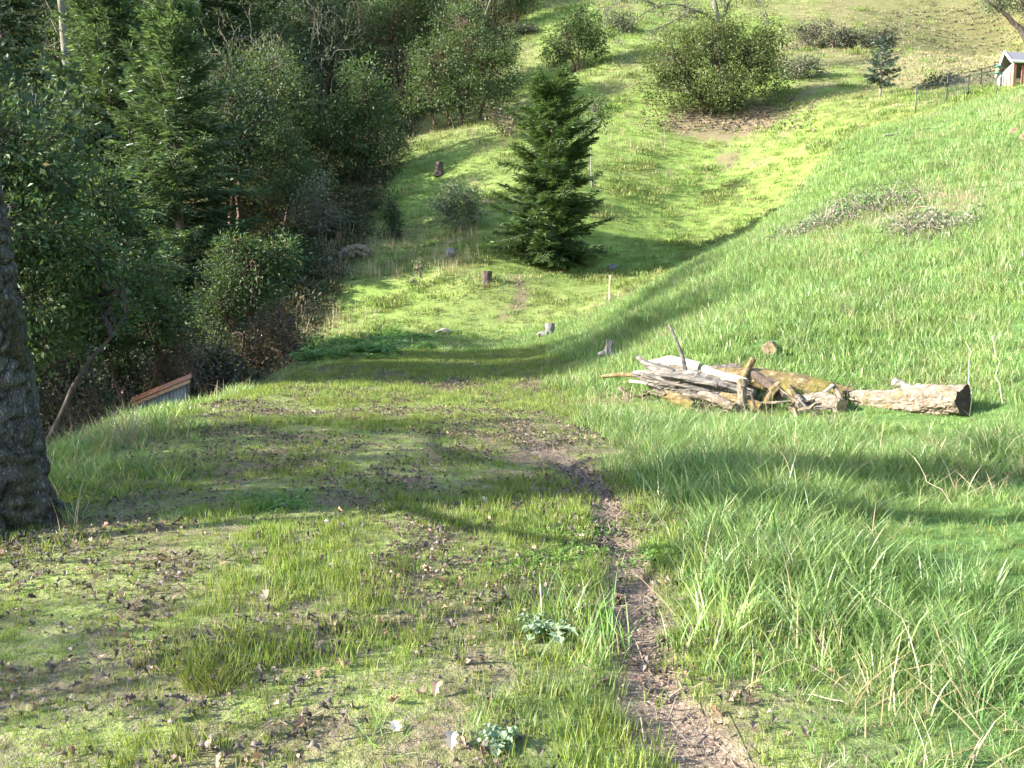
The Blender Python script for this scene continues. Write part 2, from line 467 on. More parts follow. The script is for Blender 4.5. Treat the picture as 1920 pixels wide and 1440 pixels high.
def HF(x, y):                             # height of the finished sheet
    x = np.clip(np.asarray(x, float), gx[0], gx[-1] - 1e-6); y = np.clip(np.asarray(y, float), gy[0], gy[-1] - 1e-6)
    i = np.clip(np.searchsorted(gx, x, 'right') - 1, 0, nx - 2); j = np.clip(np.searchsorted(gy, y, 'right') - 1, 0, ny - 2)
    a = (x - gx[i]) / (gx[i + 1] - gx[i]); c = (y - gy[j]) / (gy[j + 1] - gy[j])
    return (Z[j, i] * (1 - a) + Z[j, i + 1] * a) * (1 - c) + (Z[j + 1, i] * (1 - a) + Z[j + 1, i + 1] * a) * c
def h1(x, y): return float(HF(np.array([x]), np.array([y]))[0])

# ------------------------------------------------------------------ trees and shrubs
MAT = {}
MAT['madrone'] = leaf_mat('madrone_leaf', [(0, (.034, .064, .024)), (.5, (.066, .115, .040)), (.92, (.105, .16, .055)), (.98, (.17, .17, .055)), (1, (.18, .11, .04))], .36, .55, (.05, .085, .03), .5, spec=.28)
MAT['madrone_pale'] = leaf_mat('madrone_leaf_pale', [(0, (.045, .075, .03)), (.5, (.085, .135, .05)), (.93, (.125, .18, .07)), (1, (.18, .16, .06))], .34, .56, (.06, .09, .03), .5, spec=.28)
MAT['olive'] = leaf_mat('olive_evergreen_leaf', [(0, (.05, .075, .024)), (.5, (.095, .13, .04)), (.88, (.14, .175, .06)), (.95, (.19, .14, .06)), (1, (.17, .08, .035))], .36, .55, (.075, .10, .03), .6, spec=.28)
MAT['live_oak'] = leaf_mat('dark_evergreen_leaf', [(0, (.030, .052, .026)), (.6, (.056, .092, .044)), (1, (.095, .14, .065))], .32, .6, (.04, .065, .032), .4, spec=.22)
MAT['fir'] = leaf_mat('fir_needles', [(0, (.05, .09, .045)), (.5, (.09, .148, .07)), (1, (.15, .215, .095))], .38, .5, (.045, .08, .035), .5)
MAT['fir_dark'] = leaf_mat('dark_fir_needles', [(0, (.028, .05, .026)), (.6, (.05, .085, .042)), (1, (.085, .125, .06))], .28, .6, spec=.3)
MAT['cedar'] = leaf_mat('cedar_needles', [(0, (.035, .072, .024)), (.5, (.07, .125, .04)), (1, (.125, .195, .055))], .38, .5, (.06, .10, .03), .9)
MAT['spruce'] = leaf_mat('blue_spruce_needles', [(0, (.05, .08, .06)), (1, (.12, .16, .13))], .2, .5)
MAT['bramble'] = leaf_mat('bramble_leaf', [(0, (.03, .045, .015)), (.45, (.06, .07, .022)), (.7, (.12, .065, .035)), (1, (.20, .13, .085))], .3, .4)
MAT['grey_leaf'] = leaf_mat('grey_shrub_leaf', [(0, (.07, .085, .05)), (.6, (.13, .15, .09)), (1, (.22, .22, .15))], .3, .4)
MAT['grey_green'] = leaf_mat('grey_green_leaf', [(0, (.08, .12, .06)), (.6, (.14, .19, .10)), (1, (.22, .27, .16))], .36, .5, spec=.35)
MAT['lichen'] = leaf_mat('hanging_lichen', [(0, (.12, .135, .085)), (1, (.26, .27, .18))], .35, .9, spec=.1)
MAT['dark_shrub'] = leaf_mat('dark_shrub_leaf', [(0, (.03, .04, .022)), (.7, (.06, .07, .04)), (1, (.11, .11, .07))], .25, .5)
MAT['bark_dark'] = wood_mat('dark_bark', (.02, .016, .012), (.06, .05, .04), (.11, .095, .08), 7)
MAT['bark_madrone'] = wood_mat('madrone_bark', (.035, .022, .016), (.085, .048, .032), (.11, .08, .06), 5, rough=.6)
MAT['bark_grey'] = wood_mat('grey_bark', (.07, .065, .055), (.16, .15, .13), (.26, .25, .21), 8)
MAT['bark_lichen'] = wood_mat('lichen_bark', (.05, .045, .035), (.12, .115, .085), (.22, .22, .16), 5, stretch=(1, 1, .5))
MAT['twig_dry'] = wood_mat('dry_twig', (.12, .09, .065), (.22, .17, .13), (.30, .25, .20), 10)
MAT['twig_red'] = wood_mat('reddish_twig', (.07, .045, .04), (.15, .10, .085), (.22, .17, .15), 10)

def bend(a, b, n, sag, rng, wob=.06):
    a = np.asarray(a, float); b = np.asarray(b, float)
    t = np.linspace(0, 1, n)[:, None]
    L = np.linalg.norm(b - a)
    p = a * (1 - t) + b * t
    p[:, 2] += sag * L * np.sin(np.pi * t[:, 0])
    p[1:-1] += rng.normal(size=(n - 2, 3)) * wob * L / n * 1.6
    return p
def broadleaf_meshes(name, lobes, n_cl, per, leaf, cl_r, trunks, tr, lm, bm, seed, droop=.2, limb_r=.06, twig_r=.012, upb=.8, inner=.45):
    rng = np.random.default_rng(seed)
    lobes = np.asarray(lobes, float)
    vol = (lobes[:, 3] * lobes[:, 4] * lobes[:, 5]) ** .75
    li = rng.choice(len(lobes), n_cl, p=vol / vol.sum())
    d = rng.normal(size=(n_cl, 3)); d /= np.linalg.norm(d, axis=1)[:, None]
    rr = inner + (1 - inner) * rng.random(n_cl) ** .6
    rr *= .74 + .5 * rng.random(n_cl) ** 1.4
    cp = lobes[li, :3] + d * lobes[li, 3:] * rr[:, None]
    tm = MB()
    limb_paths = []
    for k, tp in enumerate(trunks):
        tp = np.asarray(tp, float)
        n = 9
        s = np.linspace(0, 1, len(tp)); q = np.linspace(0, 1, n)
        pts = np.stack([np.interp(q, s, tp[:, j]) for j in range(3)], 1)
        pts[1:-1, :2] += rng.normal(size=(n - 2, 2)) * tr * .35
        rad = tr * (1 - .72 * q) * (1 + .5 * np.exp(-q * 14))
        tm.tube(pts, rad, 8, rough=.08, rng=rng)
        limb_paths.append(pts)
    for k in range(len(lobes)):
        c = lobes[k, :3]
        best = min(limb_paths[:len(trunks)], key=lambda p: np.min(np.linalg.norm(p - c, axis=1)))
        idx = np.argmin(np.linalg.norm(best - (c - np.array([0, 0, lobes[k, 5] * .8])), axis=1))
        idx = max(2, idx)
        lp = bend(best[idx], c + np.array([0, 0, lobes[k, 5] * .35]), 6, .08, rng, .5)
        tm.tube(lp, limb_r * np.linspace(1, .3, 6), 5, cap=False, rng=rng)
        limb_paths.append(lp)
    lob = limb_paths[len(trunks):]
    for c, l in zip(cp, li):
        p = lob[l]
        j = rng.integers(1, len(p))
        tm.tube(bend(p[j], c, 4, .05, rng, .4), twig_r * np.array([1.6, 1.2, .8, .4]), 3, cap=False, rng=rng)
    lmB = MB()
    per = int(per * 1.55)
    n = n_cl * per
    wk = .25 + rng.random(n_cl) ** 1.6
    k = np.sort(rng.choice(n_cl, n, p=wk / wk.sum()))
    crs = cl_r * (.6 + .8 * rng.random(n_cl))
    off = rng.normal(size=(n, 3)) * np.array([.55, .55, .42])
    P = cp[k] + off * crs[k, None]
    out = P - lobes[li[k], :3]; out /= np.linalg.norm(out, axis=1)[:, None] + 1e-6
    D = out * .7 + off * .5 + rng.normal(size=(n, 3)) * .55 - np.array([0, 0, droop])
    up = rng.normal(size=(n, 3)) * .6 + np.array([0, 0, upb]) + out * .35
    sz = .45 + 1.0 * rng.random(n)
    lmB.leaves(P, D, leaf[0] * sz, leaf[1] * sz, up, .18, rng)
    return tm.mesh(name + '_trunk', bm, True), lmB.mesh(name + '_crown', lm)
def plant(name, label, cat, base, meshes, rz=0.0, sc=1.0, group=None, parts=('trunk', 'crown')):
    t = thing(name, label, cat, base, group, rz)
    t.scale = (sc, sc, sc) if isinstance(sc, (int, float)) else sc
    for pn, me in zip(parts, meshes):
        obj(pn, me, t)
    return t
def fir_meshes(name, h, rad, seed, lm, bm, z0=.06, power=.75, step=.36, per=6, twig=.16, tw_len=.34, ribbon=.055, tr=.16, gaps=.0, ragged=.25, droop=.16, sub=2):
    rng = np.random.default_rng(seed)
    tm, fm = MB(), MB()
    q = np.linspace(0, 1, 12)
    sway = np.cumsum(rng.normal(size=(12, 2)) * .02 * h / 12, 0)
    tp = np.stack([sway[:, 0], sway[:, 1], q * h], 1)
    tm.tube(tp, tr * (1 - q) ** .8 * (1 + .4 * np.exp(-q * 20)) + .012, 8, rough=.05, rng=rng)
    z = z0 * h
    P_, D_, L_, W_, U_ = [], [], [], [], []
    while z < h * .985:
        f = z / h
        Lm = rad * ((1 - f) ** power) * min(1, .55 + (f - z0) * 4.5) + .10
        nb = max(3, int(round(per * (1 - .35 * f))))
        ph = rng.random() * 6.28
        for b in range(nb):
            if rng.random() < gaps: continue
            a = ph + b * 6.283 / nb + rng.normal() * .3
            L = Lm * (1 - ragged + rng.random() * 2 * ragged * .8)
            if L < .05: continue
            el0 = math.radians(-4 + 46 * f + rng.normal() * 11)
            n = max(4, int(L / twig) + 2)
            s = np.linspace(0, 1, n)
            hor = s * L * math.cos(el0)
            ver = s * L * math.sin(el0) - droop * L * 1.6 * s ** 1.6 * (1 - f) + droop * L * .9 * s ** 4 * (1 - f)
            aa = a + s * rng.normal() * .25
            x0 = np.interp(z, tp[:, 2], tp[:, 0]); y0 = np.interp(z, tp[:, 2], tp[:, 1])
            pts = np.stack([x0 + hor * np.cos(aa), y0 + hor * np.sin(aa), z + rng.normal() * .05 + (rng.random() - .5) * step * 2 + ver], 1)
            tm.tube(pts, np.linspace(.010 + .012 * L, .004, n), 3, cap=False, rng=rng)
            tan = np.gradient(pts, axis=0); tan /= np.linalg.norm(tan, axis=1)[:, None]
            side = np.cross(tan, [0, 0, 1.0]); side /= np.linalg.norm(side, axis=1)[:, None] + 1e-9
            i0 = 1 if L < .5 else max(1, int(n * .18))
            for sgn in (-1, 1):
                for kk in range(sub):
                    i = np.arange(i0, n)
                    fr = s[i]
                    tl = tw_len * (.45 + .75 * np.sin(np.pi * np.clip(fr * .9 + .1, 0, 1)) ** .7) * (.7 + .6 * rng.random(len(i))) * min(1, .4 + L * .6)
                    ang = .75 + rng.normal(size=len(i)) * .22
                    dd = tan[i] * np.cos(ang)[:, None] + side[i] * (sgn * np.sin(ang))[:, None]
                    dd[:, 2] += -.22 + rng.normal(size=len(i)) * .22
                    off = tan[i] * (rng.random(len(i))[:, None] - .5) * twig
                    P_.append(pts[i] + off); D_.append(dd); L_.append(tl); W_.append(np.full(len(i), ribbon) * (.7 + .6 * rng.random(len(i))))
                    # needles carried further out on each twig, both sides
                    for q2 in (-1, 1):
                        d2 = dd + np.cross(dd, [0, 0, 1.0]) * q2 * .75 + rng.normal(size=dd.shape) * .18
                        P_.append(pts[i] + off + dd * tl[:, None] * (.3 + .3 * rng.random(len(i)))[:, None]); D_.append(d2)
                        L_.append(tl * .55); W_.append(np.full(len(i), ribbon * .8))
            P_.append(pts[-2:]); D_.append(tan[-2:]); L_.append(np.full(2, tw_len * .7)); W_.append(np.full(2, ribbon))
        z += step * (.7 + .6 * rng.random()) * (1 - .35 * f)
    P = np.concatenate(P_); D = np.concatenate(D_)
    up = np.array([0, 0, 1.0]) + rng.normal(size=P.shape) * .55
    fm.leaves(P, D, np.concatenate(L_), np.concatenate(W_), up, .1, rng)
    P = np.array([[tp[-1, 0], tp[-1, 1], h - .3]] * 8)
    fm.leaves(P, rng.normal(size=(8, 3)) * .35 + np.array([0, 0, 1]), .35, ribbon, None, .1, rng)
    return tm.mesh(name + '_trunk', bm, True), fm.mesh(name + '_crown', lm)
def bare_meshes(name, h, seed, bm, lm, depth=5, spread=.62, r0=.16, lichen=500, lean=(0, 0), nsplit=3, first=.32):
    rng = np.random.default_rng(seed)
    tm, fm = MB(), MB()
    tips = []
    def grow(p, d, L, r, k):
        n = 5
        pts = [p]
        dd = d
        for i in range(n - 1):
            dd = dd + rng.normal(size=3) * .16 + np.array([0, 0, .05 if k < 3 else -.04])
            dd = dd / np.linalg.norm(dd)
            pts.append(pts[-1] + dd * L / (n - 1))
        pts = np.array(pts)
        tm.tube(pts, np.linspace(r, r * .6, n), 8 if k == 0 else (5 if k < 3 else 3), cap=False, rough=.06, rng=rng)
        if k >= depth - 2: tips.append(pts)
        if k >= depth: return
        m = nsplit if k else nsplit + 1
        for j in range(m):
            i = n - 1 if j == 0 else rng.integers(2, n)
            a = rng.normal(size=3); a -= dd * a.dot(dd); a /= np.linalg.norm(a)
            nd_ = dd * (1 - spread * (.5 if j == 0 else 1)) + a * spread * (.6 if j == 0 else 1.1)
            nd_ /= np.linalg.norm(nd_)
            grow(pts[i], nd_, L * (.62 + .25 * rng.random()), r * (.62 if j == 0 else .45), k + 1)
    d0 = np.array([lean[0], lean[1], 1.0]); d0 /= np.linalg.norm(d0)
    grow(np.array([0, 0, -.2]), d0, h * first, r0, 0)
    res = [tm.mesh(name + '_trunk', bm, True)]
    if lichen and tips:
        T = np.concatenate(tips)
        k = rng.integers(0, len(T), lichen)
        P = T[k] + rng.normal(size=(lichen, 3)) * .02
        D = np.array([0, 0, -1.0]) + rng.normal(size=(lichen, 3)) * .35
        fm.leaves(P, D, .12 + .22 * rng.random(lichen), .02 + .02 * rng.random(lichen), None, .1, rng)
        res.append(fm.mesh(name + '_lichen', lm))
    return tuple(res)
def gz(x, y): return np.array([x, y, h1(x, y) - .04])
def ux(u, Y): return (u - 960) / FPX * Y           # sideways place of column u at depth Y
def vz(v, Y): return float(pix(960, v, Y)[2])       # height of row v at depth Y

# the young conifer in the middle of the slope
b = ground(1036, 500, 30)
hgt = vz(158, b[1]) - b[2]
plant('conifer_tree', 'ragged columnar young conifer with visible trunk alone in middle of green slope', 'tree', b,
      fir_meshes('center_conifer', hgt, 2.15, 21, MAT['cedar'], MAT['bark_grey'], z0=.04, power=.27, step=.145, per=6, twig=.12, tw_len=.44, ribbon=.055, tr=.17, gaps=.14, ragged=.55, droop=.06, sub=3), rz=.6)
# two bright firs on the left
for (u, Y, top, rad, seed, lab) in ((222, 40, -70, 4.3, 31, 'tall pale green fir at left, its top cut off by the picture edge'),
                                    (345, 36.5, 8, 3.8, 32, 'pale green fir whose pointed top ends just under the picture edge')):
    b = gz(ux(u, Y), Y)
    plant('fir_tree', lab, 'tree', b, fir_meshes('fir', vz(top, Y) - b[2], rad, seed, MAT['fir'], MAT['bark_grey'], power=.55, step=.30, per=7, twig=.17, tw_len=.58, ribbon=.085, tr=.22, ragged=.38, gaps=.06, droop=.14), group='firs at the forest edge')

# broadleaf evergreens placed one by one
def mad(name, label, cat, base, lobes, n_cl, per, leaf, cl_r, trunks, tr, lm='madrone', bm='bark_madrone', seed=1, **kw):
    plant(name, label, cat, base, broadleaf_meshes(name, lobes, n_cl, per, leaf, cl_r, trunks, tr, MAT[lm], MAT[bm], seed, **kw))
def lobes_px(b, L):       # lobes given as (u, v, dY, ru, rv) of the photograph at the tree's own depth
    out = []
    for (u, v, dy, ru, rv) in L:
        Y = b[1] + dy
        out.append((ux(u, Y) - b[0], dy, vz(v, Y) - b[2], ru * Y / FPX, (ru + rv) / 2 * Y / FPX, rv * Y / FPX))
    return out
# near madrone at the left edge, behind the big trunk
b = gz(-8.9, 15.0)
mad('madrone_tree', 'near leafy madrone with reddish leaning stems at left edge behind thick trunk', 'tree', b,
    lobes_px(b, [(20, 270, 0, 95, 80), (110, 330, .6, 70, 70), (30, 420, -.4, 110, 80), (150, 470, .4, 90, 60), (60, 560, 0, 80, 60), (170, 590, .8, 70, 60), (-120, 350, .5, 110, 120), (-90, 560, .4, 100, 80), (80, 650, .3, 60, 40)]),
    360, 30, (.125, .055), .33, [[(0, 0, -.1), (.1, 0, 1.2), (-.3, .1, 3.2), (-.6, .2, 5.2)], [(.1, .05, -.1), (.5, .1, 1.2), (1.2, .2, 2.6), (1.9, .5, 3.7)], [(-.2, 0, 0), (-.9, .1, 1.5), (-1.2, 0, 3.5)]], .09, 'madrone', 'bark_dark', seed=41, twig_r=.012)
# madrone in front of the firs
b = gz(-13.0, 27.0)
mad('madrone_tree', 'dark leafy madrone in front of the tall firs at left', 'tree', b,
    lobes_px(b, [(120, 330, 0, 70, 70), (190, 390, 0, 80, 70), (110, 440, .5, 90, 70), (230, 460, -.5, 80, 60), (170, 530, 0, 90, 60), (280, 530, .4, 60, 50)]),
    320, 30, (.15, .07), .48, [[(0, 0, -.1), (-.4, 0, 2), (-.2, 0, 5)], [(.2, 0, -.1), (.9, 0, 2), (1.6, .2, 4)]], .12, seed=42)
# glossy madrone over the gully, near the hut
b = gz(-9.5, 21.6)
mad('madrone_tree', 'glossy leaved madrone sapling leaning over the rusty roofed hut', 'tree', b,
    lobes_px(b, [(235, 560, 0, 60, 45), (310, 590, 0, 50, 45), (200, 630, .2, 60, 40), (280, 520, .6, 45, 35), (150, 600, .2, 45, 40)]),
    150, 26, (.13, .06), .34, [[(0, 0, -.1), (.2, 0, 1.2), (.5, .1, 2.6)], [(-.2, 0, -.1), (-.6, .1, 1.6), (-.9, .1, 3)]], .07, seed=43)
# small madrone with curved stem at the terrace edge
b = gz(ux(437, 25.5), 25.5)
mad('madrone_tree', 'small madrone with one curved stem at end of terrace edge', 'tree', b,
    lobes_px(b, [(470, 510, 0, 70, 45), (430, 550, 0, 55, 40), (520, 480, .5, 50, 45), (400, 590, .3, 40, 25), (450, 470, 0, 40, 30)]),
    170, 26, (.12, .055), .36, [[(0, 0, -.1), (.15, 0, .8), (.3, 0, 1.8), (.55, 0, 2.6)]], .07, seed=44)
b = ground(598, 452, 34)
mad('shrub', 'pale leaved shrub at forest edge left of the small sapling', 'shrub', b,
    lobes_px(b, [(590, 380, 0, 28, 38), (618, 400, 0, 30, 34), (570, 420, .4, 26, 24), (615, 350, .2, 24, 26)]),
    90, 26, (.13, .06), .40, [[(0, 0, 0), (.1, 0, 1.4), (0, .1, 2.8)], [(.1, 0, 0), (.6, 0, 1.6)]], .05, 'grey_leaf', 'bark_grey', 45)
b = ground(690, 338, 40)
mad('madrone_tree', 'dark madrone on slope whose trunk stands beside grassy clearing', 'tree', b,
    lobes_px(b, [(690, 190, 0, 55, 50), (640, 240, 0, 60, 50), (720, 260, -.4, 45, 40), (670, 300, .4, 55, 30), (600, 290, .4, 50, 45), (690, 140, .5, 40, 30)]),
    330, 30, (.17, .085), .60, [[(0, 0, -.1), (.2, 0, 2), (-.3, 0, 5)], [(-.2, 0, 0), (-1, .2, 2.5), (-1.8, .3, 4)]], .13, 'madrone', seed=46)
b = ground(866, 236, 40)
mad('madrone_tree', 'broad rounded pale madrone with many stems above the clearing', 'tree', b,
    lobes_px(b, [(830, 110, 0, 60, 45), (890, 85, .5, 55, 45), (930, 140, 0, 42, 55), (820, 170, -.3, 60, 40), (880, 180, -.6, 60, 38), (770, 190, .3, 35, 30), (945, 85, .8, 28, 40), (870, 40, 1, 50, 30)]),
    460, 32, (.17, .08), .62, [[(0, 0, -.1), (0, 0, 2), (.3, 0, 6)], [(-.8, 0, 0), (-1.2, 0, 2), (-2, 0, 4.5)], [(1, .2, 0), (1.6, .2, 2), (2.2, .2, 4.6)], [(-1.8, 0, 0), (-2.4, 0, 1.8)]], .10, 'madrone_pale', seed=47)
b = gz(ux(740, 66), 66)
mad('madrone_tree', 'olive madrone behind the rounded one, reaching the top edge', 'tree', b,
    lobes_px(b, [(700, 60, 0, 50, 40), (760, 40, 0, 55, 45), (690, 110, 0, 40, 30), (800, 70, .5, 40, 40), (750, -10, .5, 60, 40), (820, 0, 0, 50, 40)]),
    330, 30, (.19, .09), .70, [[(0, 0, -.1), (.3, 0, 3), (0, 0, 8)], [(.2, 0, 0), (1.2, 0, 3), (2, 0, 6)]], .15, 'madrone_pale', seed=48)
b = ground(1082, 137, 45)
mad('madrone_tree', 'small round madrone on bright slope above the young conifer', 'tree', b,
    lobes_px(b, [(1060, 70, 0, 34, 30), (1100, 60, 0, 32, 32), (1075, 35, .3, 34, 22), (1110, 90, 0, 26, 20), (1040, 105, .2, 24, 18)]),
    190, 28, (.18, .085), .55, [[(0, 0, -.1), (.1, 0, 1.6), (.2, 0, 4)], [(-.2, 0, 0), (-.6, 0, 1.6), (-1, 0, 3.4)], [(.2, 0, 0), (1, 0, 2.6)]], .09, 'madrone', seed=49)
mad('bush', 'big dense rounded evergreen bush standing on brown soil of upper slope', 'bush', BUSH_P,
    lobes_px(BUSH_P, [(1250, 110, 0, 55, 45), (1320, 90, 0, 62, 42), (1390, 105, 0, 60, 45), (1270, 160, -.5, 60, 32), (1350, 165, -.8, 65, 38), (1420, 75, .5, 42, 32), (1430, 140, 0, 38, 35), (1225, 160, -.3, 35, 22), (1330, 60, .6, 60, 25)]),
    520, 32, (.16, .08), .55, [[(0, 0, -.1), (0, 0, 2), (.2, 0, 4.4)], [(-.7, 0, 0), (-1.6, 0, 2), (-2.6, 0, 3.6)], [(.7, 0, 0), (1.5, 0, 2), (2.4, 0, 4)], [(-.3, -.3, 0), (-2, -.3, 1.4)]], .11, 'olive', 'bark_dark', 50)
b = ground(858, 436, 34)
mad('bush', 'small round grey green bush alone on slope left of conifer', 'bush', b,
    lobes_px(b, [(838, 385, 0, 28, 28), (875, 375, 0, 30, 32), (855, 405, -.2, 38, 20), (850, 355, .2, 20, 16), (890, 395, 0, 18, 20)]),
    150, 26, (.11, .055), .32, [[(0, 0, 0), (0, 0, 1), (.1, 0, 2)], [(.1, 0, 0), (.6, 0, 1.4)], [(-.1, 0, 0), (-.6, 0, 1.3)]], .04, 'grey_green', 'bark_grey', 51)
b = ground(740, 450, 34)
mad('sapling', 'narrow dark evergreen sapling between shrub and round grey green bush', 'sapling', b,
    lobes_px(b, [(740, 430, 0, 16, 18), (736, 405, 0, 13, 18), (738, 385, 0, 8, 12)]),
    60, 22, (.10, .05), .24, [[(0, 0, 0), (0, 0, 1), (0, 0, 1.8)]], .03, 'live_oak', 'bark_dark', 52)
b = gz(ux(1108, 46), 46)
mad('sapling', 'thin leafy sapling rising behind right side of the conifer', 'sapling', b,
    lobes_px(b, [(1105, 205, 0, 24, 18), (1128, 225, 0, 16, 14), (1085, 240, 0, 18, 16), (1120, 190, .2, 14, 10)]),
    50, 20, (.14, .07), .38, [[(0, 0, 0), (-.1, 0, 1.5), (0, 0, 4)]], .05, 'madrone_pale', 'bark_grey', 53)
b = ground(960, 262, 40)
mad('shrub', 'low brownish shrub just left of conifer crown', 'shrub', b,
    lobes_px(b, [(950, 235, 0, 28, 18), (985, 220, 0, 24, 20), (925, 215, .3, 16, 14)]),
    70, 18, (.13, .06), .40, [[(0, 0, 0), (0, 0, .9)]], .03, 'bramble', 'twig_dry', 54)
for (u, v, y0, ru, rv, lm, sd, lab) in (
        (1500, 95, 50, 42, 26, 'dark_shrub', 55, 'dark low shrub right behind the big rounded bush'),
        (1560, 92, 50, 40, 18, 'dark_shrub', 56, 'wide dark shrub in middle of the upper slope row'),
        (1625, 92, 50, 34, 18, 'dark_shrub', 57, 'dark shrub at right end of the upper slope row'),
        (1490, 152, 40, 36, 22, 'grey_leaf', 58, 'pale grey dead brush to the right of big rounded bush'),
        (1745, 168, 40, 26, 12, 'dark_shrub', 59, 'low dark shrub inside the wire fence')):
    b = ground(u, v, y0)
    mad('shrub', lab, 'shrub', b, lobes_px(b, [(u - ru * .4, v - rv * .8, 0, ru * .6, rv), (u + ru * .4, v - rv, .2, ru * .6, rv), (u, v - rv * 1.5, 0, ru * .5, rv * .6)]),
        80, 22, (.15, .07), .42, [[(0, 0, 0), (.1, 0, .9)], [(.2, 0, 0), (.7, 0, .8)]], .03, lm, 'twig_dry', sd)
b = ground(1650, 183, 40)
plant('spruce_tree', 'small blue green spruce left of the wire fence', 'tree', b, fir_meshes('spruce', vz(72, b[1]) - b[2], 1.25, 61, MAT['spruce'], MAT['bark_grey'], z0=.22, power=.7, step=.3, per=6, twig=.17, tw_len=.36, ribbon=.09, tr=.07))
# bare lichen hung oak behind the big bush, with a lower spreading limb
b = gz(ux(1350, 61), 61)
def hung_oak(b):
    rng = np.random.default_rng(71)
    t = thing('oak_tree', 'bare oak with lichen hung limbs behind the big rounded bush', 'tree', b)
    def W(pts, dY=0): return [pix(u, v, b[1] + dY * k) - b for k, (u, v) in enumerate(pts)]
    tm, li, tw = MB(), MB(), MB()
    tm.tube(smooth_pts([np.array([0, 0, -.2])] + W([(1347, 90), (1346, 40), (1338, 0), (1330, -80)])), np.linspace(.30, .13, 12), 9, rough=.08, rng=rng)
    limbs = [W([(1346, 50), (1362, 20), (1374, -10), (1390, -60)], .2), W([(1345, 45), (1320, 22), (1295, 15), (1280, 30), (1255, 45), (1215, 58)], -.2), W([(1300, 18), (1270, 5), (1230, 10), (1190, 35), (1160, 70)], -.3),
             W([(1280, 30), (1285, 10), (1278, -20)], .1), W([(1374, -10), (1400, -15), (1430, 10), (1440, 40)], -.2), W([(1230, 10), (1200, -5), (1160, 0), (1130, 25)], -.3), W([(1360, 20), (1358, -10), (1352, -50)], .3)]
    ends = []
    for k, l in enumerate(limbs):
        p = smooth_pts(l); tm.tube(p, np.linspace(.11 if k < 2 else .07, .025, 12), 6, cap=False, rough=.08, rng=rng)
        ends.append(p)
    for j in range(170):
        p = ends[rng.integers(0, len(ends))]; q = p[rng.integers(3, 12)]
        d = rng.normal(size=3) * np.array([.9, .6, .6]); d[2] -= .15
        r = bend(q, q + d * (.5 + .6 * rng.random()), 6, -.05, rng, .6)
        tw.tube(r, np.linspace(.018, .006, 6), 3, cap=False, rng=rng)
        n_ = 16
        i = rng.integers(1, 6, n_)
        li.leaves(r[i] + rng.normal(size=(n_, 3)) * .03, np.array([0, 0, -1.0]) + rng.normal(size=(n_, 3)) * .45, .10 + .22 * rng.random(n_), .03 + .03 * rng.random(n_), None, .1, rng)
    obj('trunk', tm.mesh('hung_oak_trunk', MAT['bark_lichen'], True), t)
    o = obj('twigs', tw.mesh('hung_oak_twigs', MAT['bark_lichen'], True), t); o['kind'] = 'stuff'
    o = obj('lichen', li.mesh('hung_oak_lichen', MAT['lichen']), t); o['kind'] = 'stuff'
def smooth_pts(pts, n=12):
    pts = np.asarray(pts, float); s_ = np.linspace(0, 1, len(pts)); q = np.linspace(0, 1, n)
    p = np.stack([np.interp(q, s_, pts[:, j]) for j in range(3)], 1)
    for _ in range(2): p[1:-1] = (p[:-2] + 2 * p[1:-1] + p[2:]) / 4
    return p
hung_oak(b)
b = ground(1935, 92, 46)
plant('oak_tree', 'dark leaning trunk with leafy top in upper right corner', 'tree', b, broadleaf_meshes('corner_oak', [(-3.2, 0, 3.9, 1.5, 1.5, .8), (-1.2, .5, 4.2, 2.0, 1.6, 1.2), (1.5, 0, 4.2, 2, 2, 1.5)], 120, 22, (.17, .08), .55, [[(.2, 0, -.2), (-.9, 0, 1.5), (-2.6, 0, 2.9), (-4.2, 0, 3.9)], [(.3, 0, -.2), (.0, .2, 2), (.6, .3, 5)]], .30, MAT['live_oak'], MAT['bark_dark'], 72))
